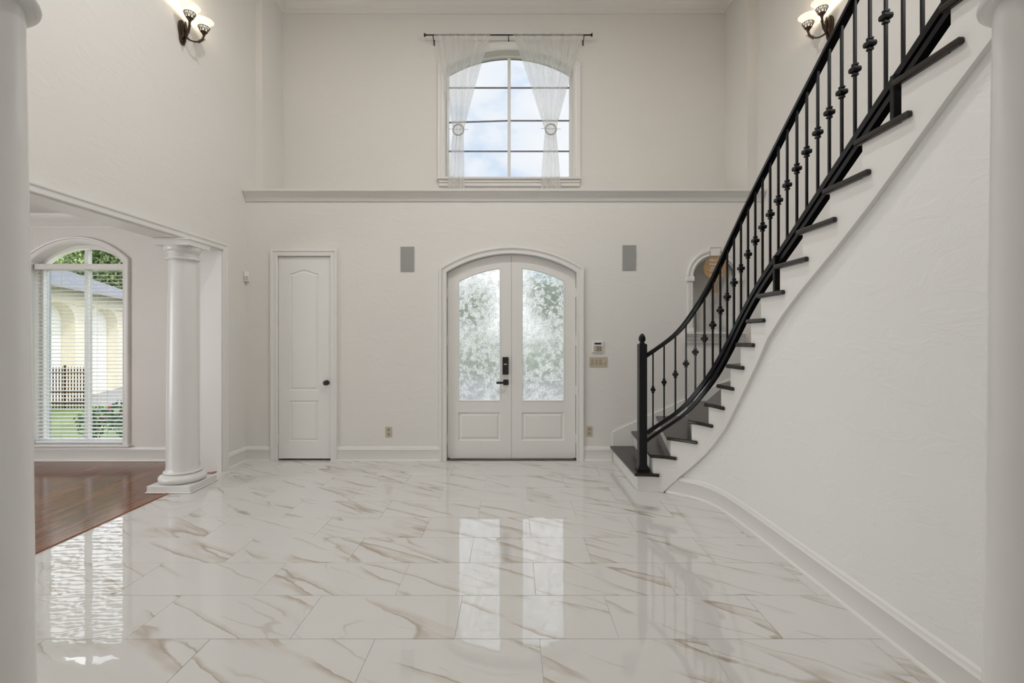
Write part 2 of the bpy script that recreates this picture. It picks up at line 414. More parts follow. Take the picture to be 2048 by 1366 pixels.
def mesh_of(bm, name, m, smooth=False):
    bmesh.ops.recalc_face_normals(bm, faces=bm.faces[:])
    me = bpy.data.meshes.new(name); bm.to_mesh(me); bm.free(); me.materials.append(m)
    if smooth: shade(me)
    return me
def B(): return bmesh.new()
def box(bm, x0, x1, y0, y1, z0, z1, bev=0.0, seg=1):
    vs = [bm.verts.new(p) for p in ((x0,y0,z0),(x1,y0,z0),(x1,y1,z0),(x0,y1,z0),(x0,y0,z1),(x1,y0,z1),(x1,y1,z1),(x0,y1,z1))]
    fs = [bm.faces.new([vs[i] for i in q]) for q in ((0,3,2,1),(4,5,6,7),(0,1,5,4),(1,2,6,5),(2,3,7,6),(3,0,4,7))]
    if bev:
        es = list({e for f in fs for e in f.edges})
        bmesh.ops.bevel(bm, geom=es, offset=bev, segments=seg, affect='EDGES', profile=0.5)
    return bm
def lathe(bm, prof, c=(0, 0, 0), seg=32, rot=0.0, scale=(1, 1)):
    rings = []
    for r, z in prof:
        if r < 1e-6: rings.append([bm.verts.new((c[0], c[1], c[2] + z))])
        else: rings.append([bm.verts.new((c[0] + r * scale[0] * math.cos(rot + 2 * PI * k / seg), c[1] + r * scale[1] * math.sin(rot + 2 * PI * k / seg), c[2] + z)) for k in range(seg)])
    for a, b in zip(rings, rings[1:]):
        if len(a) == 1 and len(b) == 1: continue
        for k in range(seg):
            k2 = (k + 1) % seg
            if len(a) == 1: bm.faces.new((a[0], b[k2], b[k]))
            elif len(b) == 1: bm.faces.new((a[k], a[k2], b[0]))
            else: bm.faces.new((a[k], a[k2], b[k2], b[k]))
    if len(rings[0]) > 1: bm.faces.new(rings[0][::-1])
    if len(rings[-1]) > 1: bm.faces.new(rings[-1])
    return bm
def tube(bm, pts, r, seg=10):
    pts = [Vector(p) for p in pts]; rings = []
    up = None
    for i, p in enumerate(pts):
        t = (pts[min(i + 1, len(pts) - 1)] - pts[max(i - 1, 0)]).normalized()
        if up is None: up = Vector((0, 0, 1)) if abs(t.z) < 0.9 else Vector((1, 0, 0))
        a = t.cross(up).normalized(); b = a.cross(t).normalized(); up = b
        rr = r[i] if isinstance(r, (list, tuple)) else r
        rings.append([bm.verts.new(p + (a * math.cos(2 * PI * k / seg) + b * math.sin(2 * PI * k / seg)) * rr) for k in range(seg)])
    for q, w in zip(rings, rings[1:]):
        for k in range(seg): bm.faces.new((q[k], q[(k + 1) % seg], w[(k + 1) % seg], w[k]))
    bm.faces.new(rings[0][::-1]); bm.faces.new(rings[-1])
    return bm
def normals2(path, closed=False):
    """left-hand mitre normals of a 2-D polyline"""
    n = len(path); res = []
    for i in range(n):
        def d(a, b):
            v = Vector((path[b][0] - path[a][0], path[b][1] - path[a][1])); return v.normalized()
        if closed: t0 = d((i - 1) % n, i); t1 = d(i, (i + 1) % n)
        else:
            t0 = d(i - 1, i) if i > 0 else d(0, 1); t1 = d(i, i + 1) if i < n - 1 else d(n - 2, n - 1)
        n0 = Vector((-t0.y, t0.x)); n1 = Vector((-t1.y, t1.x)); m = (n0 + n1)
        m = m.normalized() if m.length > 1e-6 else n0
        m = m / max(0.35, m.dot(n1)); res.append(m)
    return res
def sweep(bm, path, prof, mapf, closed=False, side=1, closeprof=True):
    ns = normals2(path, closed); rings = []
    for p, n in zip(path, ns):
        rings.append([bm.verts.new(mapf(p[0] + n.x * o * side, p[1] + n.y * o * side, h)) for o, h in prof])
    k = len(prof); segs = list(zip(rings, rings[1:]))
    if closed: segs.append((rings[-1], rings[0]))
    for a, b in segs:
        for i in range(k if closeprof else k - 1):
            j = (i + 1) % k
            bm.faces.new((a[i], a[j], b[j], b[i]))
    if not closed and closeprof:
        bm.faces.new(rings[0][::-1]); bm.faces.new(rings[-1])
    return bm
def plan(x, y, h): return (x, y, h)
def poly_slab(bm, outer, holes, mapf, d0, d1):
    """a 2-D polygon with holes, extruded from depth d0 to d1"""
    def cap(d):
        edges = []; loops = []
        for lp in [outer] + list(holes):
            v = [bm.verts.new(mapf(a, b, d)) for a, b in lp]; loops.append(v)
            edges += [bm.edges.new((v[i], v[(i + 1) % len(v)])) for i in range(len(v))]
        bmesh.ops.triangle_fill(bm, edges=edges, use_beauty=True, use_dissolve=False)
        return loops
    A = cap(d0); Bq = cap(d1)
    for a, b in zip(A, Bq):
        for i in range(len(a)):
            j = (i + 1) % len(a); bm.faces.new((a[i], a[j], b[j], b[i]))
    return bm
def xz(a, b, d): return (a, d, b)
def yz(a, b, d): return (d, a, b)
class Arch:
    def __init__(s, xl, xr, zs, zc):
        s.xl, s.xr, s.zs = xl, xr, zs; s.xc = (xl + xr) / 2; w = (xr - xl) / 2; r = zc - zs
        s.R = (w * w + r * r) / (2 * r); s.z0 = zc - s.R
    def z(s, x, off=0.0):
        return s.z0 + math.sqrt(max((s.R + off) ** 2 - (x - s.xc) ** 2, 0))
    def pts(s, xa, xb, n=16, off=0.0):
        return [(xa + (xb - xa) * k / n, s.z(xa + (xb - xa) * k / n, off)) for k in range(n + 1)]
F = 975.0
def PX(px, Y): return (px - 1026) * Y / F
def PZ(py, Y): return EYE + (675 - py) * Y / F
S = dict(kind='structure')

# ------------------------------------------------------------------ main dimensions
YF = 5.80            # lower front wall
YU = 6.58            # upper front wall above the ledge
XL = -3.18           # left wall
XR = 2.985           # right wall
ZL = 3.205           # top of the ledge
ZC = 6.06            # foyer ceiling
# stair inner wall in plan (room side face), travelling up the stair
WP = [(1.10,4.675),(1.187,4.675),(1.335,4.66),(1.476,4.605),(1.60,4.505),(1.70,4.39),(1.76,4.25),(1.79,4.1),(1.803,3.95),(1.81,3.8),(1.815,3.6),(1.82,3.3),(1.825,2.8),(1.83,2.3),(1.835,1.8),(1.84,1.0)]
def catmull(P, n=12):
    P = [Vector(p) for p in P]; o = []
    for i in range(len(P) - 1):
        p0, p1, p2, p3 = P[max(i - 1, 0)], P[i], P[i + 1], P[min(i + 2, len(P) - 1)]
        for k in range(n):
            t = k / n
            o.append(0.5 * ((2 * p1) + (p2 - p0) * t + (2 * p0 - 5 * p1 + 4 * p2 - p3) * t * t + (-p0 + 3 * p1 - 3 * p2 + p3) * t ** 3))
    o.append(P[-1]); return o
CV = catmull(WP, 20)
CS = [0.0]
for a, b in zip(CV, CV[1:]): CS.append(CS[-1] + (b - a).length)
def cpt(s, off=0.0):
    s = min(max(s, 0.0), CS[-1] - 1e-6)
    i = next(k for k in range(len(CS) - 1) if CS[k + 1] >= s)
    t = (s - CS[i]) / (CS[i + 1] - CS[i]); p = CV[i].lerp(CV[i + 1], t)
    a = CV[max(i - 2, 0)]; b = CV[min(i + 3, len(CV) - 1)]; d = (b - a).normalized()
    n = Vector((-d.y, d.x))          # points away from the foyer, into the stair
    return p + n * off
def interp(tab, s):
    if s <= tab[0][0]: a, b = tab[0], tab[1]
    elif s >= tab[-1][0]: a, b = tab[-2], tab[-1]
    else:
        i = next(k for k in range(len(tab) - 1) if tab[k + 1][0] >= s); a, b = tab[i], tab[i + 1]
    return a[1] + (b[1] - a[1]) * (s - a[0]) / (b[0] - a[0])

# ------------------------------------------------------------------ floors
bm = B(); box(bm, -3.23, 3.0, -5.5, 5.95, -0.25, -0.0035)
floor = obj('floor', bm, GROUT, **S)
TW, TD = 0.80, 0.40
def tile_mesh(w, d):
    bm = B(); g = 0.0012; c = 0.0006
    x0, x1, y0, y1 = -w / 2 + g, w / 2 - g, -d / 2 + g, d / 2 - g
    lo = [bm.verts.new(p) for p in ((x0, y0, -0.0035), (x1, y0, -0.0035), (x1, y1, -0.0035), (x0, y1, -0.0035))]
    mi = [bm.verts.new(p) for p in ((x0, y0, -c), (x1, y0, -c), (x1, y1, -c), (x0, y1, -c))]
    hi = [bm.verts.new(p) for p in ((x0 + c, y0 + c, 0), (x1 - c, y0 + c, 0), (x1 - c, y1 - c, 0), (x0 + c, y1 - c, 0))]
    for a, b in ((lo, mi), (mi, hi)):
        for i in range(4): bm.faces.new((a[i], a[(i + 1) % 4], b[(i + 1) % 4], b[i]))
    bm.faces.new(hi)
    return mesh_of(bm, 'tile', TILE)
tcache = {}
row = -9
while True:
    y0 = 2.37 + TD * row; y1 = min(y0 + TD, 5.83)
    if y0 >= 5.80: break
    off = -1.085 if row % 2 == 0 else -0.67
    k = math.floor((-3.23 - off) / TW)
    while off + TW * k < 2.9:
        x0 = max(off + TW * k, -3.228); x1 = min(off + TW * (k + 1), 2.99); k += 1
        # under the stair the floor is never seen
        if x1 - x0 < 0.02 or (x0 > 1.95 and y0 > -0.5): continue
        key = (round(x1 - x0, 3), round(y1 - y0, 3))
        if key not in tcache: tcache[key] = tile_mesh(*key)
        inst('tile', tcache[key], ((x0 + x1) / 2, (y0 + y1) / 2, 0), floor,
             rot=(random.uniform(-1, 1) * 0.0012, random.uniform(-1, 1) * 0.0009, 0))
    row += 1

bm = B(); box(bm, -7.7, -3.23, 0.3, 5.95, -0.25, -0.008)
wood = obj('floor_wood', bm, SHADOWGAP, **S)
pcache = {}
PWD = 0.127
x = -3.262; c = 0
while x - PWD > -7.6:
    ys = 5.80 - (0.35, 1.0, 0.62, 1.25, 0.15, 0.8)[c % 6]; yt = 5.80; plen = 1.28
    while yt > 1.6:
        a, b_ = max(ys, 1.55), yt
        if b_ - a > 0.05 and x > -6.6:
            key = round(b_ - a, 3)
            if key not in pcache:
                bm = B(); box(bm, -PWD / 2 + 0.0006, PWD / 2 - 0.0006, -key / 2 + 0.0006, key / 2 - 0.0006, -0.008, 0.0, 0.0008)
                pcache[key] = mesh_of(bm, 'plank', PLANK)
            inst('plank', pcache[key], (x - PWD / 2, (a + b_) / 2, 0), wood)
        yt = ys; ys -= plen
    x -= PWD; c += 1
bm = B(); box(bm, -7.6, x, 0.4, 5.8, -0.008, 0.0); box(bm, x, -3.262, 0.4, 1.55, -0.008, 0)
obj('plank_field', bm, PLANK, wood)
bm = B(); box(bm, -3.262, -3.226, 0.4, 5.80, -0.01, 0.009, 0.004, 2)
obj('trim_1', bm, PLANK, **S)
# dark transition strip end beside the pier
# ------------------------------------------------------------------ front wall (lower) with door, closet and niche openings
DA = Arch(-0.790, 0.758, 2.242, 2.462)         # double-door opening
YD = 5.86
door_hole = [(-0.790, 0.0)] + DA.pts(-0.790, 0.758, 24) + [(0.758, 0.0)]
CX0, CX1, CZ = -2.800, -2.166, 2.434           # closet opening
closet_hole = [(CX0, 0.0), (CX0, CZ), (CX1, CZ), (CX1, 0.0)]
NX, NR, NZS, NZB = 2.392, 0.250, 2.165, 1.53   # niche centre, half width, spring, sill
niche_hole = [(NX - NR, NZB), (NX - NR, NZS)] + [(NX - NR * math.cos(PI * k / 24), NZS + NR * math.sin(PI * k / 24)) for k in range(1, 24)] + [(NX + NR, NZS), (NX + NR, NZB)]
outer = [(-3.42, 0.0), (CX0, 0.0), (CX0, CZ), (CX1, CZ), (CX1, 0.0), (-0.790, 0.0)] + DA.pts(-0.790, 0.758, 24) + [(0.758, 0.0), (3.15, 0.0), (3.15, ZL - 0.01), (-3.42, ZL - 0.01)]
bm = B(); poly_slab(bm, outer, [niche_hole], xz, YF, YF + 0.2)
obj('wall_front', bm, WALL, **S)
# niche shell: half round back
bm = B()
cols = []
nprof = [(NX - NR, NZB), (NX - NR, NZS)] + [(NX - NR * math.cos(PI * k / 24), NZS + NR * math.sin(PI * k / 24)) for k in range(1, 24)] + [(NX + NR, NZS), (NX + NR, NZB)]
for d, sc in ((0, 1.0), (0.06, 1.0), (0.14, 0.93), (0.2, 0.75), (0.235, 0.45), (0.245, 0.02)):
    cols.append([bm.verts.new((NX + (a - NX) * sc, YF + 0.005 + d, NZB + (z - NZB) * (0.55 + 0.45 * sc))) for a, z in nprof])
for a, b_ in zip(cols, cols[1:]):
    for i in range(len(a) - 1): bm.faces.new((a[i], a[i + 1], b_[i + 1], b_[i]))
box(bm, NX - NR, NX + NR, YF + 0.005, YF + 0.25, NZB - 0.03, NZB); box(bm, NX - 0.32, NX + 0.32, YF + 0.244, YF + 0.27, NZB - 0.1, NZS + 0.4)
obj('wall_niche', bm, WALL, smooth=True, **S)

# ledge slab, upper front wall, returns
bm = B(); box(bm, XL - 0.05, 3.05, YF - 0.02, YU + 0.05, 3.10, ZL)
obj('trim_2', bm, TRIM, **S)
ledge_prof = [(0, 3.085), (0.014, 3.085), (0.016, 3.105), (0.022, 3.112), (0.024, 3.128), (0.040, 3.140), (0.058, 3.165), (0.066, 3.178), (0.084, 3.182), (0.088, 3.192), (0.088, 3.208), (0.0, 3.212)]
bm = B(); sweep(bm, [(XL + 0.002, YF - 0.0), (3.03, YF)], ledge_prof, plan, side=-1)
obj('trim_3', bm, TRIM, smooth=True, **S)
WA = Arch(-0.918, 0.812, 5.10, 5.345)   # upper window opening on the wall face
whole = [(-0.918, 3.60)] + WA.pts(-0.918, 0.812, 24) + [(0.812, 3.60)]
bm = B(); poly_slab(bm, [(-3.4, 3.1), (3.2, 3.1), (3.2, ZC), (-3.4, ZC)], [whole], xz, YU, YU + 0.2)
obj('wall_upper_front', bm, WALL, **S)
bm = B(); box(bm, -3.40, -3.10, 6.03, YU + 0.02, ZL - 0.05, ZC)
obj('wall_recess_left', bm, WALL, **S)
bm = B(); box(bm, 2.861, 3.2, 5.95, YU + 0.02, ZL - 0.05, ZC)
obj('wall_recess_right', bm, WALL, **S)

# left wall: pier, beam over the opening, near end
OY0, OY1, OZ = 1.55, 5.32, 2.42
bm = B(); poly_slab(bm, [(-5.5, 0), (OY0, 0), (OY0, OZ), (OY1, OZ), (OY1, 0), (YF + 0.05, 0), (YF + 0.05, 3.15), (6.05, 3.15), (6.05, ZC), (-5.5, ZC)], [], yz, XL, XL - 0.22)
obj('wall_left', bm, WALL, **S)
# casing moulding around the opening, on the foyer face
cas = [(0.0, 0.0), (0.0, 0.018), (0.008, 0.024), (0.020, 0.022), (0.030, 0.026), (0.046, 0.024), (0.052, 0.034), (0.066, 0.038), (0.074, 0.036), (0.074, 0.0)]
bm = B(); sweep(bm, [(OY0, 0.0), (OY0, OZ), (OY1, OZ), (OY1, 0.0)], cas, lambda a, b, h: (XL + h, a, b), side=1)
obj('trim_4', bm, TRIM, smooth=True, **S)
# inside lining of the opening
bm = B(); poly_slab(bm, [(OY0, 0), (OY0, OZ), (OY1, OZ), (OY1, 0), (OY1 - 0.012, 0), (OY1 - 0.012, OZ - 0.012), (OY0 + 0.012, OZ - 0.012), (OY0 + 0.012, 0)], [], yz, XL + 0.005, XL - 0.225)
obj('trim_5', bm, TRIM, **S)
# right wall
rhole = [[(y - 0.62, 3.88), (y - 0.62, 5.52), (y + 0.62, 5.52), (y + 0.62, 3.88)] for y in (-0.9, 0.9)]  # unseen openings added for the high fill lights
bm = B(); poly_slab(bm, [(-5.5, 0), (6.0, 0), (6.0, ZC), (-5.5, ZC)], rhole, yz, XR, XR + 0.2)
obj('wall_right', bm, WALL, **S)
for lp in rhole:
    bm = B(); sweep(bm, lp, [(0, 0), (0, 0.02), (0.08, 0.03), (0.08, 0)], lambda a, b, h: (XR - h, a, b), closed=True, side=1); obj('trim_16', bm, TRIM, **S)
bm = B(); box(bm, -3.5, 3.3, -5.7, 6.9, ZC, ZC + 0.15)
ceiling = obj('ceiling', bm, CEIL, **S)
bm = B(); box(bm, XR + 0.2, 5.0, -2.5, 3.0, 5.62, 5.75); obj('eave_sun_block', bm, TRIM, **S)  # unseen slab added to keep the sun out of the right wall openings
# crown moulding at the foyer ceiling
crown = [(0, 5.830), (0.016, 5.830), (0.018, 5.850), (0.030, 5.858), (0.034, 5.882), (0.062, 5.900), (0.090, 5.935), (0.102, 5.968), (0.122, 5.976), (0.128, 6.0), (0.150, 6.012), (0.155, 6.06), (0, 6.06)]
bm = B(); sweep(bm, [(XL, -5.4), (XL, 6.03), (-3.10, 6.03), (-3.10, YU), (2.861, YU), (2.861, 5.95), (XR, 5.95), (XR, -5.4)], crown, plan, side=-1)
obj('trim_6', bm, TRIM, smooth=True, **S)

# header over the two near columns
bm = B(); box(bm, -3.2, 1.83, 0.92, 1.18, 2.408, 2.80)
obj('wall_header', bm, WALL, **S)

# back wall of the living side (behind the camera)
bm = B(); box(bm, -3.4, 3.2, -5.65, -5.5, 0, ZC)
obj('wall_back', bm, WALL, **S)

# dining room shell
DW = Arch(-5.735, -4.632, 2.362, 2.585)
dhole = [(-5.735, 0.175)] + DW.pts(-5.735, -4.632, 24) + [(-4.632, 0.175)]
bm = B(); poly_slab(bm, [(-7.7, 0), (-3.39, 0), (-3.39, 3.0), (-7.7, 3.0)], [dhole], xz, YF, YF + 0.2)
obj('wall_dining_front', bm, WALL, **S)
dside = [[(y - 0.62, 0.28), (y - 0.62, 2.42), (y + 0.62, 2.42), (y + 0.62, 0.28)] for y in (1.1, 2.4)]  # unseen openings added for the dining fill lights
bm = B(); poly_slab(bm, [(0.3, 0), (6.0, 0), (6.0, 3.0), (0.3, 3.0)], dside, yz, -7.6, -7.75); obj('wall_dining_left', bm, WALL, **S)
for lp in dside:
    bm = B(); sweep(bm, lp, [(0, 0), (0, 0.02), (0.08, 0.03), (0.08, 0)], lambda a, b, h: (-7.6 + h, a, b), closed=True, side=1); obj('trim_15', bm, TRIM, **S)
bm = B(); box(bm, -7.7, -3.3, 0.25, 0.4, 0, 3.0); obj('wall_dining_back', bm, WALL, **S)
bm = B(); box(bm, -7.7, -3.39, 0.3, 6.0, 2.92, 3.05); dceil = obj('ceiling_dining', bm, CEIL, **S)
dcrown = [(0, 2.765), (0.014, 2.765), (0.016, 2.785), (0.028, 2.795), (0.034, 2.812), (0.060, 2.832), (0.085, 2.868), (0.100, 2.885), (0.104, 2.92), (0, 2.92)]
bm = B(); sweep(bm, [(-3.40, 0.4), (-3.40, YF), (-7.6, YF), (-7.6, 0.4)], dcrown, plan, side=1)
obj('trim_7', bm, TRIM, smooth=True, **S)

# ------------------------------------------------------------------ baseboards
bb = [(0, 0), (0.030, 0.0), (0.030, 0.008), (0.024, 0.016), (0.020, 0.020), (0.018, 0.128), (0.021, 0.133), (0.018, 0.140), (0.013, 0.147), (0.013, 0.156), (0.008, 0.166), (0, 0.170)]
def base(name, path, side):
    bm = B(); sweep(bm, path, bb, plan, side=side); return obj(name, bm, TRIM, smooth=True, **S)
base('baseboard_left', [(XL, OY1 + 0.078), (XL, YF), (CX0 - 0.07, YF)], -1)
base('baseboard_front', [(CX1 + 0.07, YF), (-0.868, YF)], -1)
base('baseboard_front_right', [(0.835, YF), (1.18, YF)], -1)
cvp = [cpt(s, 0.0) for s in [0.36 + (CS[-1] - 0.36) * k / 90 for k in range(91)]]
base('baseboard_stair', [(p.x, p.y) for p in cvp], -1)
base('baseboard_dining', [(-3.40, OY1 + 0.01), (-3.40, YF), (-7.6, YF)], 1)

# ------------------------------------------------------------------ columns
shaft_prof = []
def column(x, y, label, loc_z=0.0):
    t = thing('column', (x, y, 0), label, 'column', 'white columns')
    bm = B(); box(bm, x - 0.215, x + 0.215, y - 0.215, y + 0.215, 0.001, 0.014, 0.004); box(bm, x - 0.205, x + 0.205, y - 0.205, y + 0.205, 0.012, 0.068, 0.004)
    obj('plinth', bm, COLM, t)
    tor = [(0.0, 0.068), (0.188, 0.068)] + [(0.163 + 0.040 * math.cos(a), 0.106 + 0.036 * math.sin(a)) for a in [(-80 + 160 * k / 10) * PI / 180 for k in range(11)]] + \
          [(0.165, 0.146), (0.165, 0.152)] + [(0.150 + 0.014 * math.cos(a), 0.164 + 0.012 * math.sin(a)) for a in [(-80 + 160 * k / 6) * PI / 180 for k in range(7)]] + [(0.146, 0.178), (0.0, 0.178)]
    bm = B(); lathe(bm, tor, (x, y, 0), 56); obj('base', bm, COLM, t, smooth=True)
    sh = [(0.0, 0.177), (0.148, 0.177), (0.143, 0.195), (0.1405, 0.22)]
    for k in range(1, 15):
        u = k / 14; sh.append((0.1405 - 0.0205 * u ** 1.35, 0.22 + (2.212 - 0.22) * u))
    sh += [(0.0, 2.212)]
    bm = B(); lathe(bm, sh, (x, y, 0), 72); obj('shaft', bm, COLM, t, smooth=True)
    cp = [(0.0, 2.21), (0.120, 2.21), (0.136, 2.214)] + [(0.134 + 0.013 * math.cos(a), 2.227 + 0.011 * math.sin(a)) for a in [(-80 + 160 * k / 6) * PI / 180 for k in range(7)]] + \
         [(0.125, 2.241), (0.123, 2.276), (0.132, 2.280), (0.133, 2.290)] + [(0.134 + 0.024 * math.sin(a), 2.330 - 0.038 * math.cos(a)) for a in [(90 * k / 7) * PI / 180 for k in range(8)]] + [(0.158, 2.342), (0.0, 2.342)]
    bm = B(); lathe(bm, cp, (x, y, 0), 56); obj('capital', bm, COLM, t, smooth=True)
    bm = B(); box(bm, x - 0.165, x + 0.165, y - 0.165, y + 0.165, 2.342, 2.398, 0.003); box(bm, x - 0.175, x + 0.175, y - 0.175, y + 0.175, 2.394, 2.4065, 0.003)
    obj('abacus', bm, COLM, t)
    return t
column(-3.236, 4.78, 'white round column on a square plinth standing beside the wood floor, far from the camera')
column(-1.218, 1.05, 'white round column at the left edge of the photograph, nearest the camera')
column(1.200, 1.05, 'white round column at the right edge of the photograph, in front of the stair wall')

# ------------------------------------------------------------------ closet door (door_1)
def casing(name, path, prof, y=YF, side=1):
    bm = B(); sweep(bm, path, prof, lambda a, b, h: (a, y - h, b), side=side); return obj(name, bm, TRIM, smooth=True, **S)
cprof = [(-0.002, -0.03), (-0.002, 0.012), (0.006, 0.018), (0.022, 0.014), (0.040, 0.018), (0.050, 0.020), (0.056, 0.028), (0.070, 0.031), (0.078, 0.028), (0.078, 0.0)]
casing('trim_8', [(CX0, 0.0), (CX0, CZ), (CX1, CZ), (CX1, 0.0)], cprof)
d1 = bpy.data.objects.new('door_1', None); d1.location = (-2.483, YF + 0.03, 0); link(d1, **S)
d1['label'] = 'narrow white two-panel closet door with black knob'
LX0, LX1, LZ0, LZ1 = -2.794, -2.174, 0.022, 2.427
def eyebrow(xa, xb, z, rise, n=20):
    return [(xa + (xb - xa) * k / n, z + rise * (0.5 - 0.5 * math.cos(2 * PI * k / n)) ** 1.0) for k in range(n + 1)]
px0, px1 = PX(583, YD), PX(640, YD)
up = [(px0, PZ(780, YD))] + [(px0, PZ(548, YD))] + eyebrow(px0, px1, PZ(548, YD), 0.045)[1:-1] + [(px1, PZ(548, YD)), (px1, PZ(780, YD))]
lo = [(px0, PZ(881, YD)), (px0, PZ(800, YD)), (px1, PZ(800, YD)), (px1, PZ(881, YD))]
yd = YF + 0.012
bm = B(); poly_slab(bm, [(LX0, LZ0), (LX1, LZ0), (LX1, LZ1), (LX0, LZ1)], [up, lo], xz, yd, yd + 0.03)
leaf = obj('door_leaf', bm, TRIM, d1)
def inset(poly, d):
    ns = normals2(poly, True); return [(p[0] + n.x * d, p[1] + n.y * d) for p, n in zip(poly, ns)]
def area2(p): return sum(p[i][0] * p[(i + 1) % len(p)][1] - p[(i + 1) % len(p)][0] * p[i][1] for i in range(len(p)))
def raised(bm, poly, y, steps):
    if area2(poly) < 0: poly = poly[::-1]
    rings = []
    for d, h in steps:
        q = inset(poly, d) if d else poly
        rings.append([bm.verts.new((a, y - h, b)) for a, b in q])
    for r0, r1 in zip(rings, rings[1:]):
        n = len(r0)
        for i in range(n): bm.faces.new((r0[i], r0[(i + 1) % n], r1[(i + 1) % n], r1[i]))
    es = [bm.edges.get((rings[-1][i], rings[-1][(i + 1) % len(rings[-1])])) for i in range(len(rings[-1]))]
    bmesh.ops.triangle_fill(bm, edges=es, use_beauty=True)
STEPS = [(0, 0.0), (0.004, -0.006), (0.012, -0.010), (0.018, -0.010), (0.034, -0.002), (0.036, -0.002)]
for q in (up, lo):
    bm = B(); raised(bm, q, yd, STEPS); obj('door_panel', bm, TRIM, d1)
HINGE = None
def hinge_mesh():
    bm = B()
    for k in range(5): lathe(bm, [(0, k * 0.019), (0.0065, k * 0.019), (0.0065, k * 0.019 + 0.0175), (0, k * 0.019 + 0.0175)], (0, 0, -0.0475), 10)
    lathe(bm, [(0, -0.054), (0.004, -0.053), (0.005, -0.0475), (0.005, 0.048), (0.004, 0.053), (0, 0.054)], (0, 0, 0), 8)
    return mesh_of(bm, 'hinge', WPLAST, True)
HINGE = hinge_mesh()
for py in (552, 660, 768, 877): inst('hinge', HINGE, (LX0 - 0.005, yd - 0.006, PZ(py, YD)), d1)
kx, kz = PX(651, 5.77), PZ(766, 5.77)
bm = B(); lathe(bm, [(0, 0), (0.031, 0), (0.031, 0.005), (0.026, 0.008), (0.011, 0.011), (0.010, 0.026), (0.016, 0.030), (0.027, 0.040), (0.029, 0.050), (0.026, 0.060), (0.014, 0.066), (0, 0.067)], (0, 0, 0), 24)
bmesh.ops.rotate(bm, verts=bm.verts[:], cent=(0, 0, 0), matrix=Matrix.Rotation(PI / 2, 3, 'X'))
bmesh.ops.translate(bm, verts=bm.verts[:], vec=(kx, yd, kz))
obj('knob', bm, DBLACK, d1, smooth=True)['label'] = 'round black door knob'
bm = B(); box(bm, LX1 - 0.001, LX1 + 0.009, yd + 0.002, yd + 0.02, kz - 0.03, kz + 0.03); obj('strike_plate', bm, DBLACK, d1)
bm = B(); box(bm, CX0, CX1, YF + 0.05, YF + 0.2, 0.001, CZ); obj('closet_shade_block', bm, SHADOWGAP, loc=(0, 0, 0), **S).location = (0, 0.06, 0)  # dark block painted as the shade behind the closet door

# ------------------------------------------------------------------ front double door (door_2)
dprof = [(-0.002, -0.045), (-0.002, 0.012), (0.008, 0.020), (0.026, 0.014), (0.044, 0.018), (0.054, 0.022), (0.060, 0.030), (0.074, 0.033), (0.082, 0.030), (0.082, 0.0)]
casing('trim_9', [(-0.790, 0.0)] + DA.pts(-0.790, 0.758, 28) + [(0.758, 0.0)], dprof)
d2 = bpy.data.objects.new('door_2', None); d2.location = (-0.018, YF + 0.05, 0); link(d2, **S)
d2['label'] = 'white arched double front door with textured glass lites'
LA = Arch(-0.784, 0.752, 2.240, 2.457)
yl = YF + 0.05
bmj = B(); poly_slab(bmj, [(-0.792, 0.0)] + DA.pts(-0.792, 0.760, 24, 0.002) + [(0.760, 0), (0.735, 0)] + LA.pts(0.735, -0.768, 24, -0.012) + [(-0.768, 0)], [], xz, yl + 0.046, yl + 0.10)
obj('door_stop', bmj, TRIM, d2)
bm = B(); box(bm, -0.79, 0.758, YF + 0.0, YF + 0.2, 0.0, 0.012, 0.004); obj('threshold', bm, BRONZE, d2)
def dleaf(xa, xb, ga, gb, lock):
    ol = [(xa, 0.022)] + LA.pts(xa, xb, 14) + [(xb, 0.022)]
    gz0 = PZ(802, YD)
    gl = [(ga, gz0)] + LA.pts(ga, gb, 12, -0.150) + [(gb, gz0)]
    pl = [(ga, PZ(881, YD)), (ga, PZ(824, YD)), (gb, PZ(824, YD)), (gb, PZ(881, YD))]
    bm = B(); poly_slab(bm, ol, [gl, pl], xz, yl, yl + 0.045)
    leaf = obj('door_leaf', bm, TRIM, d2)
    bm = B(); raised(bm, pl, yl, [(0, 0), (0.006, -0.010), (0.016, -0.014), (0.022, -0.014), (0.045, -0.004), (0.047, -0.004)])
    obj('bottom_panel', bm, TRIM, leaf)
    g2 = gl[::-1] if area2(gl) < 0 else gl
    bm = B(); poly_slab(bm, inset(g2, 0.003), [], xz, yl + 0.018, yl + 0.026)
    obj('glass_pane', bm, DGLASS, leaf)['label'] = 'frosted glass pane embossed with flowers'
    bm = B(); sweep(bm, g2, [(0.0, -0.018), (0.0, 0.004), (0.006, 0.004), (0.012, -0.004), (0.012, -0.018)], lambda a, b, h: (a, yl - h, b), closed=True)
    obj('glazing_bead', bm, WPLAST, leaf)
    return leaf
l1 = dleaf(-0.784, -0.0195, PX(916.5, YD), PX(1001, YD), False)
l2 = dleaf(-0.0165, 0.752, PX(1043.5, YD), PX(1128.5, YD), False)
bm = B(); box(bm, -0.023, -0.0145, yl + 0.002, yl + 0.05, 0.022, 2.44); obj('meeting_gap', bm, SHADOWGAP, d2)  # dark strip painted as the shade between the leaves
for x in (-0.787, 0.755):
    for py in (586, 682, 780, 877): inst('hinge', HINGE, (x, yl - 0.006, PZ(py, YD)), d2)
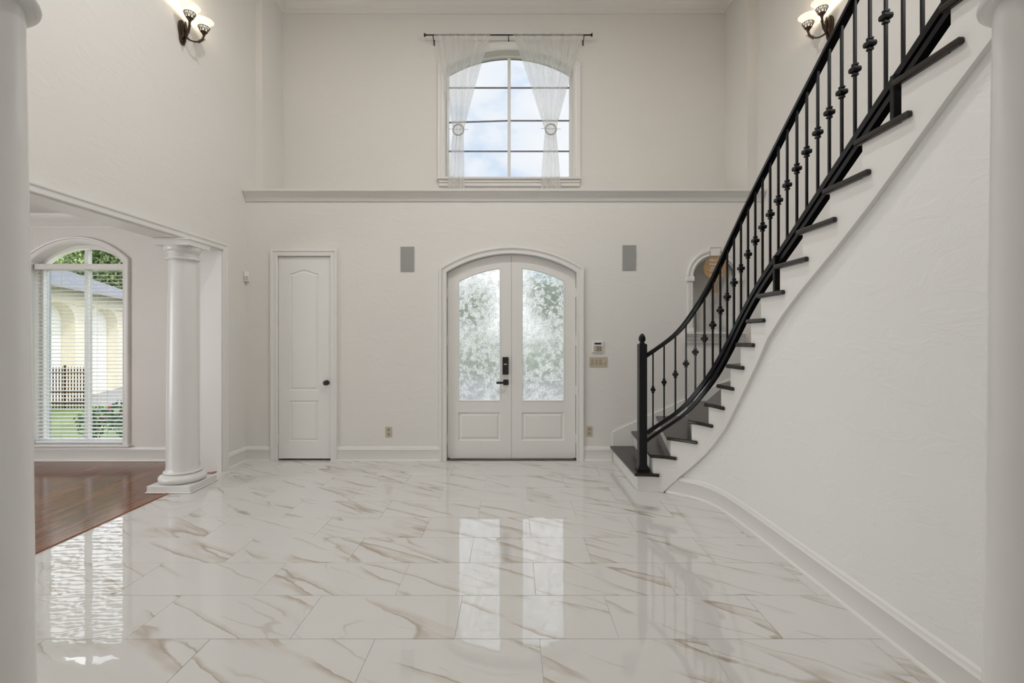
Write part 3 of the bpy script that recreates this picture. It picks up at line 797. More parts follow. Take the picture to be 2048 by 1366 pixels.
# key-pad deadbolt and lever
bm = B(); box(bm, PX(1005, yl), PX(1017, yl), yl - 0.028, yl, PZ(749, yl), PZ(714, yl), 0.004, 2); dk = obj('keypad_deadbolt', bm, DBLACK, d2)
dk['label'] = 'black keypad deadbolt'
bm = B(); box(bm, PX(1008, yl), PX(1014, yl), yl - 0.0295, yl - 0.028, PZ(729, yl), PZ(727.5, yl)); obj('indicator', bm, WPLAST, dk)
bm = B(); box(bm, PX(1006.5, yl), PX(1017, yl), yl - 0.012, yl, PZ(770, yl), PZ(759, yl), 0.003, 2)
lv = obj('lever_handle', bm, DBLACK, d2); lv['label'] = 'black lever handle'
bm = B(); lathe(bm, [(0, 0), (0.011, 0), (0.011, 0.045), (0, 0.045)], (0, 0, 0), 14); bmesh.ops.rotate(bm, verts=bm.verts[:], cent=(0, 0, 0), matrix=Matrix.Rotation(PI / 2, 3, 'X'))
bmesh.ops.translate(bm, verts=bm.verts[:], vec=(PX(1011.5, yl), yl - 0.01, PZ(765, yl)))
box(bm, PX(993, yl), PX(1013, yl), yl - 0.062, yl - 0.048, PZ(767, yl), PZ(762.5, yl), 0.003, 2)
obj('lever', bm, DBLACK, lv, smooth=True)

# ------------------------------------------------------------------ upper window (window_1)
casing('trim_10', [(-0.918, 3.60)] + WA.pts(-0.918, 0.812, 28) + [(0.812, 3.60)], [(-0.002, -0.02), (-0.002, 0.014), (0.008, 0.020), (0.030, 0.014), (0.056, 0.020), (0.066, 0.030), (0.088, 0.034), (0.096, 0.030), (0.096, 0)], y=YU)
bm = B(); box(bm, PX(873, 6.5), PX(1163, 6.5), YU - 0.075, YU + 0.16, 3.585, 3.612, 0.006, 2)
box(bm, PX(877, 6.53), PX(1160, 6.53), YU - 0.045, YU, 3.545, 3.585, 0.004); box(bm, PX(877, 6.54), PX(1160, 6.54), YU - 0.032, YU, 3.50, 3.545, 0.006)
obj('trim_11', bm, TRIM, **S)
w1 = bpy.data.objects.new('window_1', None); w1.location = (-0.053, YU + 0.12, 3.6); link(w1, **S)
w1['label'] = 'arched upper window with divided panes above the ledge'
yw = YU + 0.10
GA = Arch(-0.918, 0.812, 5.10, 5.345)
oring = [(-0.925, 3.60)] + [(x, z + 0.006) for x, z in GA.pts(-0.925, 0.819, 24)] + [(0.819, 3.60)]
iring = [(-0.880, 3.632)] + GA.pts(-0.880, 0.774, 24, -0.040) + [(0.774, 3.632)]
bm = B(); poly_slab(bm, oring, [iring], xz, yw, yw + 0.07); obj('window_frame', bm, TRIM, w1)
bm = B(); box(bm, -0.073, -0.033, yw + 0.005, yw + 0.06, 3.632, 5.30, 0.006); obj('mullion', bm, TRIM, w1)
zb = [PZ(p, yw) for p in (301, 239.5, 173.5)]
for sgn, (xa, xb) in enumerate(((-0.880, -0.073), (-0.033, 0.774))):
    zz = [3.632] + zb
    for k, z in enumerate(zb):
        tilt = -0.026 if (sgn == 0 and k == 1) else 0.0
        bm = B(); box(bm, xa, xb, yw + 0.024, yw + 0.038, z - 0.009, z + 0.009)
        for v in bm.verts:
            if v.co.x < (xa + xb) / 2: v.co.z += tilt
        obj('muntin', bm, GREYBAR, w1)
    for k in range(4):
        z0 = zz[k]
        if k < 3: pl = [(xa, z0), (xb, z0), (xb, zz[k + 1]), (xa, zz[k + 1])]
        else: pl = [(xa, z0), (xb, z0)] + GA.pts(xb, xa, 10, -0.040)
        bm = B(); poly_slab(bm, pl, [], xz, yw + 0.040, yw + 0.044); obj('pane', bm, DIMGLASS, w1)

# ------------------------------------------------------------------ dining window (window_2) and sill
casing('trim_12', [(-5.735, 0.19)] + DW.pts(-5.735, -4.632, 28) + [(-4.632, 0.19)], [(-0.002, -0.02), (-0.002, 0.014), (0.006, 0.020), (0.028, 0.014), (0.048, 0.018), (0.056, 0.030), (0.070, 0.034), (0.076, 0.030), (0.076, 0)])
bm = B(); box(bm, -5.86, -4.53, YF - 0.06, YF + 0.17, 0.172, 0.194, 0.006, 2); obj('trim_13', bm, TRIM, **S)
w2 = bpy.data.objects.new('window_2', None); w2.location = (-5.183, YF + 0.13, 0.19); link(w2, **S)
w2['label'] = 'tall arched dining room window behind white blinds'
y2 = YF + 0.115
o2 = [(-5.740, 0.19)] + DW.pts(-5.740, -4.627, 24, 0.004) + [(-4.627, 0.19)]
ZT0, ZT1 = 2.285, 2.352
low = [(-5.698, 0.235), (-5.698, ZT0), (-4.669, ZT0), (-4.669, 0.235)]
arc = [(-5.690, ZT1)] + [(x, max(z, ZT1)) for x, z in DW.pts(-5.690, -4.677, 16, -0.042)] + [(-4.677, ZT1)]
bm = B(); poly_slab(bm, o2, [low, arc], xz, y2, y2 + 0.075); obj('window_frame', bm, TRIM, w2)
bm = B(); box(bm, -5.205, -5.161, y2 + 0.006, y2 + 0.066, 0.235, ZT0); box(bm, -5.203, -5.163, y2 + 0.006, y2 + 0.066, ZT1, 2.53); obj('mullion', bm, TRIM, w2)
for xa, xb in ((-5.698, -5.205), (-5.161, -4.669)):
    bm = B(); poly_slab(bm, [(xa, 0.235), (xb, 0.235), (xb, ZT0), (xa, ZT0)], [], xz, y2 + 0.040, y2 + 0.044); obj('pane', bm, GLASS, w2)
    pts = [(x, max(z, ZT1)) for x, z in DW.pts(max(xa, -5.690), min(xb, -4.677), 10, -0.042)]
    bm = B(); poly_slab(bm, [(max(xa, -5.690), ZT1)] + pts + [(min(xb, -4.677), ZT1)], [], xz, y2 + 0.040, y2 + 0.044); obj('pane', bm, GLASS, w2)

bl = thing('window_blind', (-5.183, YF + 0.055, 0.2), 'white horizontal slat blind lowered over the dining room window', 'blind')
YB = YF + 0.055
bm = B(); box(bm, -5.722, -4.645, YB - 0.03, YB + 0.03, 2.278, 2.345, 0.006, 2); obj('head_rail', bm, TRIM, bl)
bm = B(); box(bm, -5.712, -4.655, YB - 0.025, YB + 0.025, 0.204, 0.224, 0.005, 2); obj('bottom_rail', bm, BLINDM, bl)
bm = B()
nseg = 5
prev = None
for k in range(nseg + 1):
    yy = -0.025 + 0.05 * k / nseg; zz_ = 0.0022 * (1 - (2 * k / nseg - 1) ** 2)
    row_ = [bm.verts.new((sx, yy, zz_ + dz)) for sx in (-0.528, 0.528) for dz in (0.0, 0.003)]
    if prev:
        bm.faces.new((prev[0], row_[0], row_[2], prev[2])); bm.faces.new((prev[1], prev[3], row_[3], row_[1]))
        bm.faces.new((prev[0], prev[1], row_[1], row_[0])); bm.faces.new((prev[2], row_[2], row_[3], prev[3]))
    else: bm.faces.new((row_[0], row_[2], row_[3], row_[1]))
    prev = row_
bm.faces.new((prev[0], prev[1], prev[3], prev[2]))
SLAT = mesh_of(bm, 'slat', BLINDM)
nsl = 46
for k in range(nsl):
    z = 0.246 + (2.252 - 0.246) * k / (nsl - 1)
    inst('slat', SLAT, (-5.183, YB, z), bl, rot=(math.radians(7), 0, 0))
for x in (-5.52, -5.40, -4.97, -4.85):
    bm = B()
    tube(bm, [(x, YB - 0.027, 0.22), (x, YB - 0.027, 2.28)], 0.0012, 5); obj('ladder_cord', bm, WPLAST, bl)

# ------------------------------------------------------------------ staircase
RISE = 0.178
RS = [0.087, 0.238, 0.408, 0.617, 0.810, 0.985, 1.136, 1.296, 1.452, 1.596, 1.838, 2.090, 2.345, 2.598, 2.848, 3.099, 3.350, 3.600]
RO = [(1.187, 5.795), (1.435, 5.795), (1.73, 5.795), (2.10, 5.795), (2.53, 5.795), (2.98, 5.56), (2.98, 5.08), (2.98, 4.62), (2.98, 4.22), (2.98, 3.80), (2.98, 3.35), (2.98, 3.07), (2.98, 2.80), (2.98, 2.55), (2.98, 2.30), (2.98, 2.05), (2.98, 1.80), (2.98, 1.55), (2.98, 1.30)]
RS.append(3.850)
st = thing('staircase', (1.8, 4.2, 0), 'white curved staircase with dark stained treads climbing the right wall', 'staircase')
NT = 18
TT = 0.032
for n in range(1, NT + 1):
    s0, s1 = RS[n - 1], RS[n]; zt = RISE * n
    o0, o1 = Vector(RO[n - 1]), Vector(RO[n])
    i0 = cpt(s0, 0); d = (i0 - o0).normalized(); back = Vector((d.y, -d.x))
    fw = cpt(s0 + 0.03) - cpt(s0)
    if back.dot(fw) > 0: back = -back
    nose = 0.032
    poly = [o0 + back * nose]
    poly[0].y = min(poly[0].y, 5.797); poly[0].x = min(poly[0].x, 2.983)
    k = 7
    for j in range(k + 1): poly.append(cpt(s0 - nose + (s1 + 0.062 - s0 + nose) * j / k, -0.055))
    if n == 1: poly[1] = Vector((1.187 - nose, 4.675 - 0.055))
    poly.append(cpt(s1 + 0.062, -0.0315)); poly.append(cpt(s1 + 0.004, -0.0315)); poly.append(cpt(s1 + 0.004, 0.0))
    poly.append(o1)
    if n == 5: poly.append(Vector((2.983, 5.797)))
    bm = B()
    poly_slab(bm, [(p.x, p.y) for p in poly], [], lambda a, b, h: (a, b, h), zt - TT, zt)
    bmesh.ops.remove_doubles(bm, verts=bm.verts[:], dist=1e-5); bmesh.ops.recalc_face_normals(bm, faces=bm.faces[:])
    bmesh.ops.dissolve_limit(bm, angle_limit=0.01, verts=bm.verts[:], edges=bm.edges[:])
    bmesh.ops.recalc_face_normals(bm, faces=bm.faces[:]); bm.normal_update()
    es = [e for e in bm.edges if len(e.link_faces) == 2 and abs(e.verts[0].co.z - e.verts[1].co.z) < 1e-5 and abs(e.link_faces[0].normal.angle(e.link_faces[1].normal, 0)) > 1.0]
    bmesh.ops.bevel(bm, geom=es, offset=0.009, segments=2, affect='EDGES', profile=0.5, clamp_overlap=True)
    obj('tread', bm, TREAD, st)
    # riser
    bm = B(); t = back * -0.018
    a = cpt(s0, -0.029 if n > 1 else -0.0); b_ = o0
    if n == 1: a = Vector((1.187, 4.645))
    z0 = RISE * (n - 1) + (0.001 if n > 1 else 0.001); z1 = zt - TT
    q = [a, b_, b_ + t, a + t]
    for p in q: p.y = min(p.y, 5.798)
    lo_ = [bm.verts.new((p.x, p.y, z0)) for p in q]; hi_ = [bm.verts.new((p.x, p.y, z1)) for p in q]
    bm.faces.new(lo_[::-1]); bm.faces.new(hi_)
    for i in range(4): bm.faces.new((lo_[i], lo_[(i + 1) % 4], hi_[(i + 1) % 4], hi_[i]))
    obj('riser', bm, TRIM, st)
# stringer: stepped board proud of the curved wall
ZB = [(0.0, -0.40), (0.36, 0.03), (0.473, 0.15), (0.766, 0.432), (0.975, 0.640), (1.056, 0.722), (1.296, 1.004), (1.524, 1.262), (1.682, 1.462), (1.856, 1.612), (2.050, 1.748), (2.390, 1.962), (2.653, 2.141), (2.869, 2.303), (3.090, 2.470), (3.229, 2.567), (3.85, 3.01)]
def stepz(s):
    n = sum(1 for r in RS if r <= s + 1e-6); return RISE * n - TT
samples = []
SMAX = 3.845
ss = sorted(set([RS[0] + k * (SMAX - RS[0]) / 240 for k in range(241)] + [r for r in RS if r < SMAX]))
for s in ss:
    if any(abs(s - r) < 1e-6 for r in RS) and s > RS[0] + 1e-6: samples.append((s, stepz(s - 1e-3)))
    samples.append((s, stepz(s)))
def ribbon(bm, samples, o0, o1, zlow):
    A = []
    for s, zt in samples:
        p0, p1 = cpt(s, o0), cpt(s, o1); zl = min(max(zlow(s), 0.001), zt - 0.004)
        A.append([bm.verts.new((p0.x, p0.y, zl)), bm.verts.new((p0.x, p0.y, zt)), bm.verts.new((p1.x, p1.y, zt)), bm.verts.new((p1.x, p1.y, zl))])
    for a, b in zip(A, A[1:]):
        for i in range(4): bm.faces.new((a[i], a[(i + 1) % 4], b[(i + 1) % 4], b[i]))
    bm.faces.new(A[0][::-1]); bm.faces.new(A[-1])
bm = B(); ribbon(bm, samples, -0.030, 0.0, lambda s: interp(ZB, s)); obj('stringer', bm, TRIM, st, smooth=True)
# curved plaster wall below the stair
bm = B(); ribbon(bm, samples, 0.0, 0.10, lambda s: 0.0)
wst = obj('wall_stair', bm, WALLS, smooth=True, **S)
# remaining straight wall past the last step, landing slab
bm = B(); box(bm, 1.83, 1.93, -0.6, 1.24, 0, 3.36); obj('wall_stair_end', bm, WALLS, **S)
bm = B(); box(bm, 1.80, 2.985, -0.6, 1.275, 3.20, 3.382); obj('floor_landing', bm, TRIM, **S)
# skirt board on the outer wall
sk = [(1.182, 0.0), (1.182, 0.345), (2.62, 0.99), (2.984, 1.16), (2.984, 0.9), (2.6, 0.7), (1.5, 0.1), (1.4, 0.0)]
bm = B(); poly_slab(bm, sk, [], xz, YF - 0.018, YF); obj('skirt_board', bm, TRIM, st)
sk2 = [(5.78, 0.9), (5.78, 1.16), (3.6, 2.05), (1.3, 3.60), (1.3, 3.2), (3.6, 1.7)]
bm = B(); poly_slab(bm, sk2, [], yz, XR - 0.018, XR); obj('skirt_board', bm, TRIM, st)

# ------------------------------------------------------------------ railing
OFF = 0.07
TOP = [(0.185,1.268),(0.248,1.317),(0.342,1.393),(0.429,1.475),(0.522,1.585),(0.606,1.705),(0.682,1.829),(0.757,1.960),(0.832,2.084),(0.909,2.198),(1.002,2.307),(1.102,2.410),(1.213,2.504),(1.321,2.590),(1.422,2.667),(1.531,2.742),(1.632,2.815),(1.740,2.890),(1.850,2.964),(1.957,3.036),(2.072,3.110),(2.177,3.183),(2.291,3.254),(2.397,3.325),(3.85,4.295)]
BOT = [(0.185,0.556),(0.236,0.602),(0.326,0.675),(0.419,0.756),(0.509,0.852),(0.597,0.962),(0.680,1.080),(0.765,1.205),(0.845,1.320),(0.930,1.435),(1.022,1.551),(1.121,1.658),(1.224,1.756),(1.328,1.845),(1.436,1.926),(1.538,1.997),(1.649,2.068),(1.763,2.141),(1.873,2.214),(1.980,2.286),(2.091,2.361),(2.198,2.434),(2.308,2.506),(2.415,2.578),(2.524,2.651),(2.632,2.723),(2.741,2.793),(2.847,2.863),(3.85,3.533)]
KS = [0.242,0.334,0.424,0.516,0.601,0.681,0.757,0.838,0.920,1.012,1.112,1.218,1.325,1.429,1.534,1.641,1.749,1.861,1.968,2.080,2.189,2.298,2.405,2.517,2.626,2.735,2.845,2.955,3.065]
rl = thing('stair_railing', (1.256, 4.742, RISE), 'black iron stair railing with knuckled balusters and square newel post', 'railing')
def railbar(name, tab, dz, w, hgt, s0, s1, round_=False, n=90, perp=0.0):
    bm = B(); rings = []
    for k in range(n + 1):
        s = s0 + (s1 - s0) * k / n; e = 0.06
        z = (interp(tab, s - e) + 2 * interp(tab, s) + interp(tab, s + e)) / 4 + dz
        p = cpt(s, OFF); a, b = cpt(s - 0.03, OFF), cpt(s + 0.03, OFF)
        t = Vector((b.x - a.x, b.y - a.y, (interp(tab, s + 0.03) - interp(tab, s - 0.03)))).normalized()
        side = Vector((-t.y, t.x, 0)).normalized(); u = side.cross(t); u = u if u.z > 0 else -u
        c0 = Vector((p.x, p.y, z)) + u * perp
        if round_: prof = [(-0.5, 0.0), (-0.42, 0.0), (0.42, 0.0), (0.5, 0.15), (0.5, 0.55), (0.36, 0.9), (0.12, 1.0), (-0.12, 1.0), (-0.36, 0.9), (-0.5, 0.55), (-0.5, 0.15)]
        else: prof = [(-0.5, 0), (0.5, 0), (0.5, 1), (-0.5, 1)]
        rings.append([bm.verts.new(c0 + side * (a_ * w) + u * (b_ * hgt)) for a_, b_ in prof])
    m_ = len(rings[0])
    for a, b in zip(rings, rings[1:]):
        for i in range(m_): bm.faces.new((a[i], a[(i + 1) % m_], b[(i + 1) % m_], b[i]))
    bm.faces.new(rings[0][::-1]); bm.faces.new(rings[-1])
    return obj(name, bm, BLACK, rl, smooth=True)
railbar('handrail', TOP, -0.004, 0.052, 0.040, 0.18, 3.80, True)
railbar('bottom_rail', BOT, 0.0, 0.040, 0.036, 0.18, 3.80, perp=-0.036)
railbar('bottom_rail', BOT, 0.0, 0.040, 0.030, 0.135, 3.80, perp=-0.088)
# newel
nx_, ny_ = 1.256, 4.742
bm = B(); box(bm, nx_ - 0.039, nx_ + 0.039, ny_ - 0.039, ny_ + 0.039, RISE, 1.402, 0.004); newel = obj('newel_post', bm, BLACK, rl)
bm = B(); lathe(bm, [(0, RISE), (0.083, RISE), (0.083, RISE + 0.016), (0.078, RISE + 0.026), (0.064, RISE + 0.036), (0.060, RISE + 0.046), (0.055, RISE + 0.052), (0, RISE + 0.052)], (nx_, ny_, 0), 4, PI / 4); obj('newel_base', bm, BLACK, newel)
bm = B(); lathe(bm, [(0, 1.400), (0.030, 1.400), (0.031, 1.408), (0.020, 1.414), (0.021, 1.420), (0.032, 1.436), (0.034, 1.452), (0.030, 1.472), (0.020, 1.490), (0.008, 1.502), (0, 1.505)], (nx_, ny_, 0), 20); obj('newel_finial', bm, BLACK, newel, smooth=True)
bm = B(); lathe(bm, [(0, -0.034), (0.016, -0.034), (0.016, -0.024), (0.012, -0.020), (0.0125, -0.017), (0.026, -0.013), (0.029, 0.0), (0.026, 0.013), (0.0125, 0.017), (0.012, 0.020), (0.016, 0.024), (0.016, 0.034), (0, 0.034)], (0, 0, 0), 4, PI / 4)
for v in bm.verts: v.co.x *= 1.12; v.co.y *= 1.12
KNUCK = mesh_of(bm, 'knuckle', BLACK)
barcache = {}
for s in KS:
    p = cpt(s, OFF); a = cpt(s - 0.02, OFF); b_ = cpt(s + 0.02, OFF); ang = math.atan2(b_.y - a.y, b_.x - a.x)
    z0 = interp(BOT, s) - 0.012; z1 = interp(TOP, s) + 0.012; hgt = round(z1 - z0, 2)
    if hgt not in barcache:
        bm = B(); box(bm, -0.0068, 0.0068, -0.0068, 0.0068, 0, hgt); barcache[hgt] = mesh_of(bm, 'baluster', BLACK)
    bal = inst('baluster', barcache[hgt], (p.x, p.y, z0), rl, rot=(0, 0, ang))
    kn = bpy.data.objects.new('knuckle', KNUCK); link(kn, bal); kn.location = (0, 0, hgt * 0.5)
# short support posts standing on the treads
for s, n in ((1.66, 10), (2.72, 14)):
    p = cpt(s, 0.045); zt = RISE * n
    bm = B(); zr = interp(BOT, s) - 0.03
    box(bm, p.x - 0.020, p.x + 0.020, p.y - 0.014, p.y + 0.014, zt, zr, 0.003)
    sp = obj('support_post', bm, BLACK, rl)
    bm = B(); box(bm, p.x - 0.03, p.x + 0.03, p.y - 0.045, p.y + 0.045, zt, zt + 0.010, 0.003); obj('foot_plate', bm, BLACK, sp)

# ------------------------------------------------------------------ niche surround and the round sign
ns_ = bpy.data.objects.new('trim_14', None); ns_.location = (NX, YF, NZB); link(ns_, **S)
ns_['label'] = 'painted arched niche surround with keystone and fluted pilasters'
for sgn in (-1, 1):
    xa = NX + sgn * (NR + 0.002); xb = NX + sgn * (NR + 0.078)
    x0, x1 = min(xa, xb), max(xa, xb)
    bm = B(); box(bm, x0 + 0.004, x1 - 0.004, YF - 0.016, YF, NZB + 0.0, NZS - 0.03)
    for k in range(3):
        xx = x0 + 0.018 + k * 0.020; box(bm, xx - 0.005, xx + 0.005, YF - 0.022, YF - 0.015, NZB + 0.06, NZS - 0.05, 0.002)
    obj('pilaster', bm, TRIM, ns_)
    bm = B(); box(bm, x0 - 0.010, x1 + 0.010, YF - 0.034, YF, NZS - 0.035, NZS + 0.022, 0.005); box(bm, x0 - 0.002, x1 + 0.002, YF - 0.026, YF, NZS + 0.02, NZS + 0.030, 0.003); obj('impost', bm, TRIM, ns_)
    bm = B(); box(bm, x0 - 0.004, x1 + 0.004, YF - 0.026, YF, NZB, NZB + 0.05, 0.004); obj('pilaster_base', bm, TRIM, ns_)
apath = [(NX - (NR + 0.004) * math.cos(PI * k / 28), NZS + 0.03 + (NR + 0.004) * math.sin(PI * k / 28) * 0.94) for k in range(29)]
bm = B(); sweep(bm, apath, [(0, 0), (0, 0.018), (0.012, 0.022), (0.020, 0.016), (0.042, 0.018), (0.050, 0.028), (0.068, 0.030), (0.072, 0)], lambda a, b, h: (a, YF - h, b), side=1)
obj('arch_moulding', bm, TRIM, ns_, smooth=True)
kzb, kzt = PZ(511, YF), PZ(497, YF)
bm = B(); poly_slab(bm, [(NX - 0.045, kzb - 0.01), (NX + 0.045, kzb - 0.01), (NX + 0.062, kzt), (NX - 0.062, kzt)], [], xz, YF - 0.045, YF)
obj('keystone', bm, TRIM, ns_)
bm = B(); sweep(bm, [(NX - NR - 0.10, YF), (NX + NR + 0.10, YF)], [(0, NZB - 0.135), (0.018, NZB - 0.135), (0.022, NZB - 0.110), (0.036, NZB - 0.085), (0.040, NZB - 0.060), (0.055, NZB - 0.050), (0.060, NZB - 0.030), (0.085, NZB - 0.022), (0.085, NZB + 0.0), (0, NZB + 0.0)], plan, side=-1)
obj('sill', bm, TRIM, ns_)
sgx, sgz, sgr, sgy = NX - 0.004, PZ(536.5, 5.74), 0.141, 5.745
sg = thing('hanging_sign', (sgx, sgy, sgz), 'round wooden sign with white lettering hanging on a cord in the wall niche', 'sign')
def ydisc(bm, prof, c, seg):
    b2 = B(); lathe(b2, prof, (0, 0, 0), seg); bmesh.ops.rotate(b2, verts=b2.verts[:], cent=(0, 0, 0), matrix=Matrix.Rotation(PI / 2, 3, 'X'))
    bmesh.ops.translate(b2, verts=b2.verts[:], vec=c); me = bpy.data.meshes.new('t'); b2.to_mesh(me); b2.free(); bm.from_mesh(me); bpy.data.meshes.remove(me); return bm
# three boards cut to the disc outline
cuts = [-1.0, -0.33, 0.33, 1.0]
for k in range(3):
    za, zb_ = cuts[k] * sgr + 0.0006, cuts[k + 1] * sgr - 0.0006
    pts = []
    for i in range(13):
        z = za + (zb_ - za) * i / 12; pts.append((sgx + math.sqrt(max(sgr ** 2 - z * z, 1e-8)), sgz + z))
    for i in range(12, -1, -1):
        z = za + (zb_ - za) * i / 12; pts.append((sgx - math.sqrt(max(sgr ** 2 - z * z, 1e-8)), sgz + z))
    bm = B(); poly_slab(bm, pts, [], xz, sgy - 0.006, sgy + 0.006); obj('board', bm, WOODSIGN, sg)
def text_mesh(body, size, loc, parent, name='lettering', m=LETTER, shear=0.0):
    cu = bpy.data.curves.new('txt', 'FONT'); cu.body = body; cu.size = size; cu.align_x = 'CENTER'; cu.extrude = 0.0008; cu.shear = shear
    o = bpy.data.objects.new('txt', cu); COL.objects.link(o)
    dg = bpy.context.evaluated_depsgraph_get(); me = bpy.data.meshes.new_from_object(o.evaluated_get(dg))
    COL.objects.unlink(o); bpy.data.objects.remove(o); me.name = name; me.materials.clear(); me.materials.append(m)
    me.transform(Matrix.Rotation(PI / 2, 4, 'X'))
    return inst(name, me, loc, parent)
for body, size, dx, dz, sh in (('PRAYER', 0.040, 0.0, 0.078, 0), ('MAKES', 0.044, -0.008, 0.031, 0), ('ALL', 0.038, -0.028, -0.008, 0), ('THINGS', 0.044, -0.004, -0.047, 0), ('possible', 0.046, 0.0, -0.092, 0.35)):
    text_mesh(body, size, (sgx + dx, sgy - 0.0068, sgz + dz), sg, shear=sh)
bm = B(); tube(bm, [(sgx - 0.075, sgy, sgz + 0.118), (NX - 0.066, YF - 0.048, kzt - 0.02), (NX - 0.060, YF - 0.05, kzt + 0.004), (NX + 0.060, YF - 0.05, kzt + 0.004), (NX + 0.066, YF - 0.048, kzt - 0.02), (sgx + 0.075, sgy, sgz + 0.118)], 0.0022, 6)
obj('cord', bm, TASSEL, sg)
bm = B(); tube(bm, [(sgx, sgy, sgz - sgr), (sgx, sgy, sgz - sgr - 0.025)], 0.003, 6); lathe(bm, [(0, 0), (0.010, -0.004), (0.013, -0.016), (0.010, -0.026), (0.014, -0.05), (0.020, -0.115), (0.022, -0.125), (0, -0.122)], (sgx, sgy, sgz - sgr - 0.022), 12)
obj('tassel', bm, TASSEL, sg, smooth=True)

# ------------------------------------------------------------------ wall sconces
def sconce(x, y, z, sx, label):
    t = thing('wall_sconce', (x, y, z), label, 'sconce', 'two-light wall sconces')
    def P(u, v, w): return (x + sx * u, y + v, z + w)      # u away from the wall, v along it, w up
    # shield backplate: pointed oval with a raised centre
    out_ = [(0.0, -0.125), (0.028, -0.112), (0.040, -0.085), (0.044, -0.04), (0.055, 0.0), (0.058, 0.035), (0.050, 0.07), (0.035, 0.092), (0.020, 0.108), (0.0, 0.118)]
    loop = out_ + [(-a, b) for a, b in out_[-2:0:-1]]
    bm = B(); rings = []
    for sc, u in ((1.0, 0.0), (1.0, 0.008), (0.86, 0.018), (0.70, 0.016), (0.5, 0.028), (0.2, 0.036)):
        rings.append([bm.verts.new(P(u, a * sc, b * sc)) for a, b in loop])
    for r0, r1 in zip(rings, rings[1:]):
        for i in range(len(loop)): bm.faces.new((r0[i], r0[(i + 1) % len(loop)], r1[(i + 1) % len(loop)], r1[i]))
    bm.faces.new(rings[0]); bm.faces.new(rings[-1])
    for q in (-1, 1):     # acanthus scrolls raised on the plate
        tube(bm, [P(0.022, q * (0.020 + 0.020 * math.sin(k * 0.55)), 0.085 - 0.022 * k) for k in range(7)], [0.004, 0.007, 0.009, 0.010, 0.008, 0.006, 0.003], 6)
    tube(bm, [P(0.034, 0, 0.10), P(0.040, 0, 0.06), P(0.046, 0, 0.02), P(0.040, 0, -0.04), P(0.026, 0, -0.11)], [0.006, 0.010, 0.014, 0.010, 0.005], 8)
    obj('backplate', bm, BRONZE, t, smooth=True)
    for sgn in (-1, 1):
        v1 = sgn * 0.105
        pts = []
        for k in range(15):
            u = k / 14
            a = -PI / 2 * 0.2 + u * PI * 1.02
            # U-shaped arm
            pts.append(P(0.03 + 0.115 * (0.5 - 0.5 * math.cos(u * PI)) , v1 * (0.5 - 0.5 * math.cos(u * PI)), -0.01 - 0.062 * math.sin(u * PI) + 0.055 * u * u))
        bm = B(); tube(bm, pts, [0.009] * 5 + [0.0075] * 4 + [0.010] * 6, 8)
        # scroll leaves
        for du, dw, r in ((0.045, 0.006, 0.013), (0.112, -0.016, 0.012), (0.150, -0.012, 0.010)):
            c = P(du, v1 * (0.22 if du < 0.1 else 1.0) , dw)
            tube(bm, [(c[0] + sx * r * math.cos(a), c[1] + sgn * r * 0.4 * math.cos(a), c[2] + r * math.sin(a)) for a in [k * PI * 1.5 / 8 for k in range(9)]], 0.003, 6)
        tip = pts[-1]
        for k in range(4):
            q = pts[9 + k]; lathe(bm, [(0, -0.006), (0.006, -0.003), (0.007, 0.002), (0, 0.007)], (q[0] - sx * 0.0, q[1] + sgn * 0.008, q[2] - 0.008), 6)
        obj('arm', bm, BRONZE, t, smooth=True)
        cx_, cy_, cz_ = tip
        cup = B(); lathe(cup, [(0, -0.012), (0.012, -0.012), (0.016, 0.004), (0.026, 0.014), (0.032, 0.024), (0.030, 0.026), (0.0, 0.024)], (cx_, cy_, cz_), 16)
        # open filigree basket around the shade's foot
        for k in range(8):
            a0 = k * PI / 4
            for da in (-0.30, 0.0, 0.30):
                r0, r1 = 0.030, 0.050
                tube(cup, [(cx_ + r0 * math.cos(a0), cy_ + r0 * math.sin(a0), cz_ + 0.022), (cx_ + (r0 + r1) / 2 * math.cos(a0 + da * 0.8), cy_ + (r0 + r1) / 2 * math.sin(a0 + da * 0.8), cz_ + 0.045), (cx_ + r1 * math.cos(a0 + da * 1.2), cy_ + r1 * math.sin(a0 + da * 1.2), cz_ + 0.068)], 0.0022, 5)
        tube(cup, [(cx_ + 0.0505 * math.cos(a), cy_ + 0.0505 * math.sin(a), cz_ + 0.068) for a in [2 * PI * k / 20 for k in range(21)]], 0.003, 5)
        tube(cup, [(cx_ + 0.041 * math.cos(a), cy_ + 0.041 * math.sin(a), cz_ + 0.046) for a in [2 * PI * k / 20 for k in range(21)]], 0.002, 5)
        obj('filigree_cup', cup, BRONZE, t, smooth=True)
        sh = B(); lathe(sh, [(0.024, 0.022), (0.034, 0.040), (0.044, 0.066), (0.049, 0.085), (0.060, 0.105), (0.078, 0.122), (0.088, 0.130), (0.086, 0.131), (0.075, 0.124), (0.057, 0.108), (0.046, 0.087), (0.041, 0.066), (0.031, 0.042), (0.021, 0.024)], (cx_, cy_, cz_), 28)
        shade_o = obj('shade', sh, SHADE, t, smooth=True)
        shade_o['label'] = 'lit frosted glass bell shade'
        lamp('sconce_bulb', 'POINT', (cx_, cy_, cz_ + 0.15), LM['sconce'], (1.0, 0.80, 0.52), t, shadow_soft_size=0.03)
sconce(XL + 0.001, 4.68, PZ(62, 4.66), 1, 'lit two-light bronze sconce with bell shades on the left wall above the opening')
sconce(XR - 0.001, 4.585, PZ(54, 4.57), -1, 'lit two-light bronze sconce with bell shades above the stair handrail')

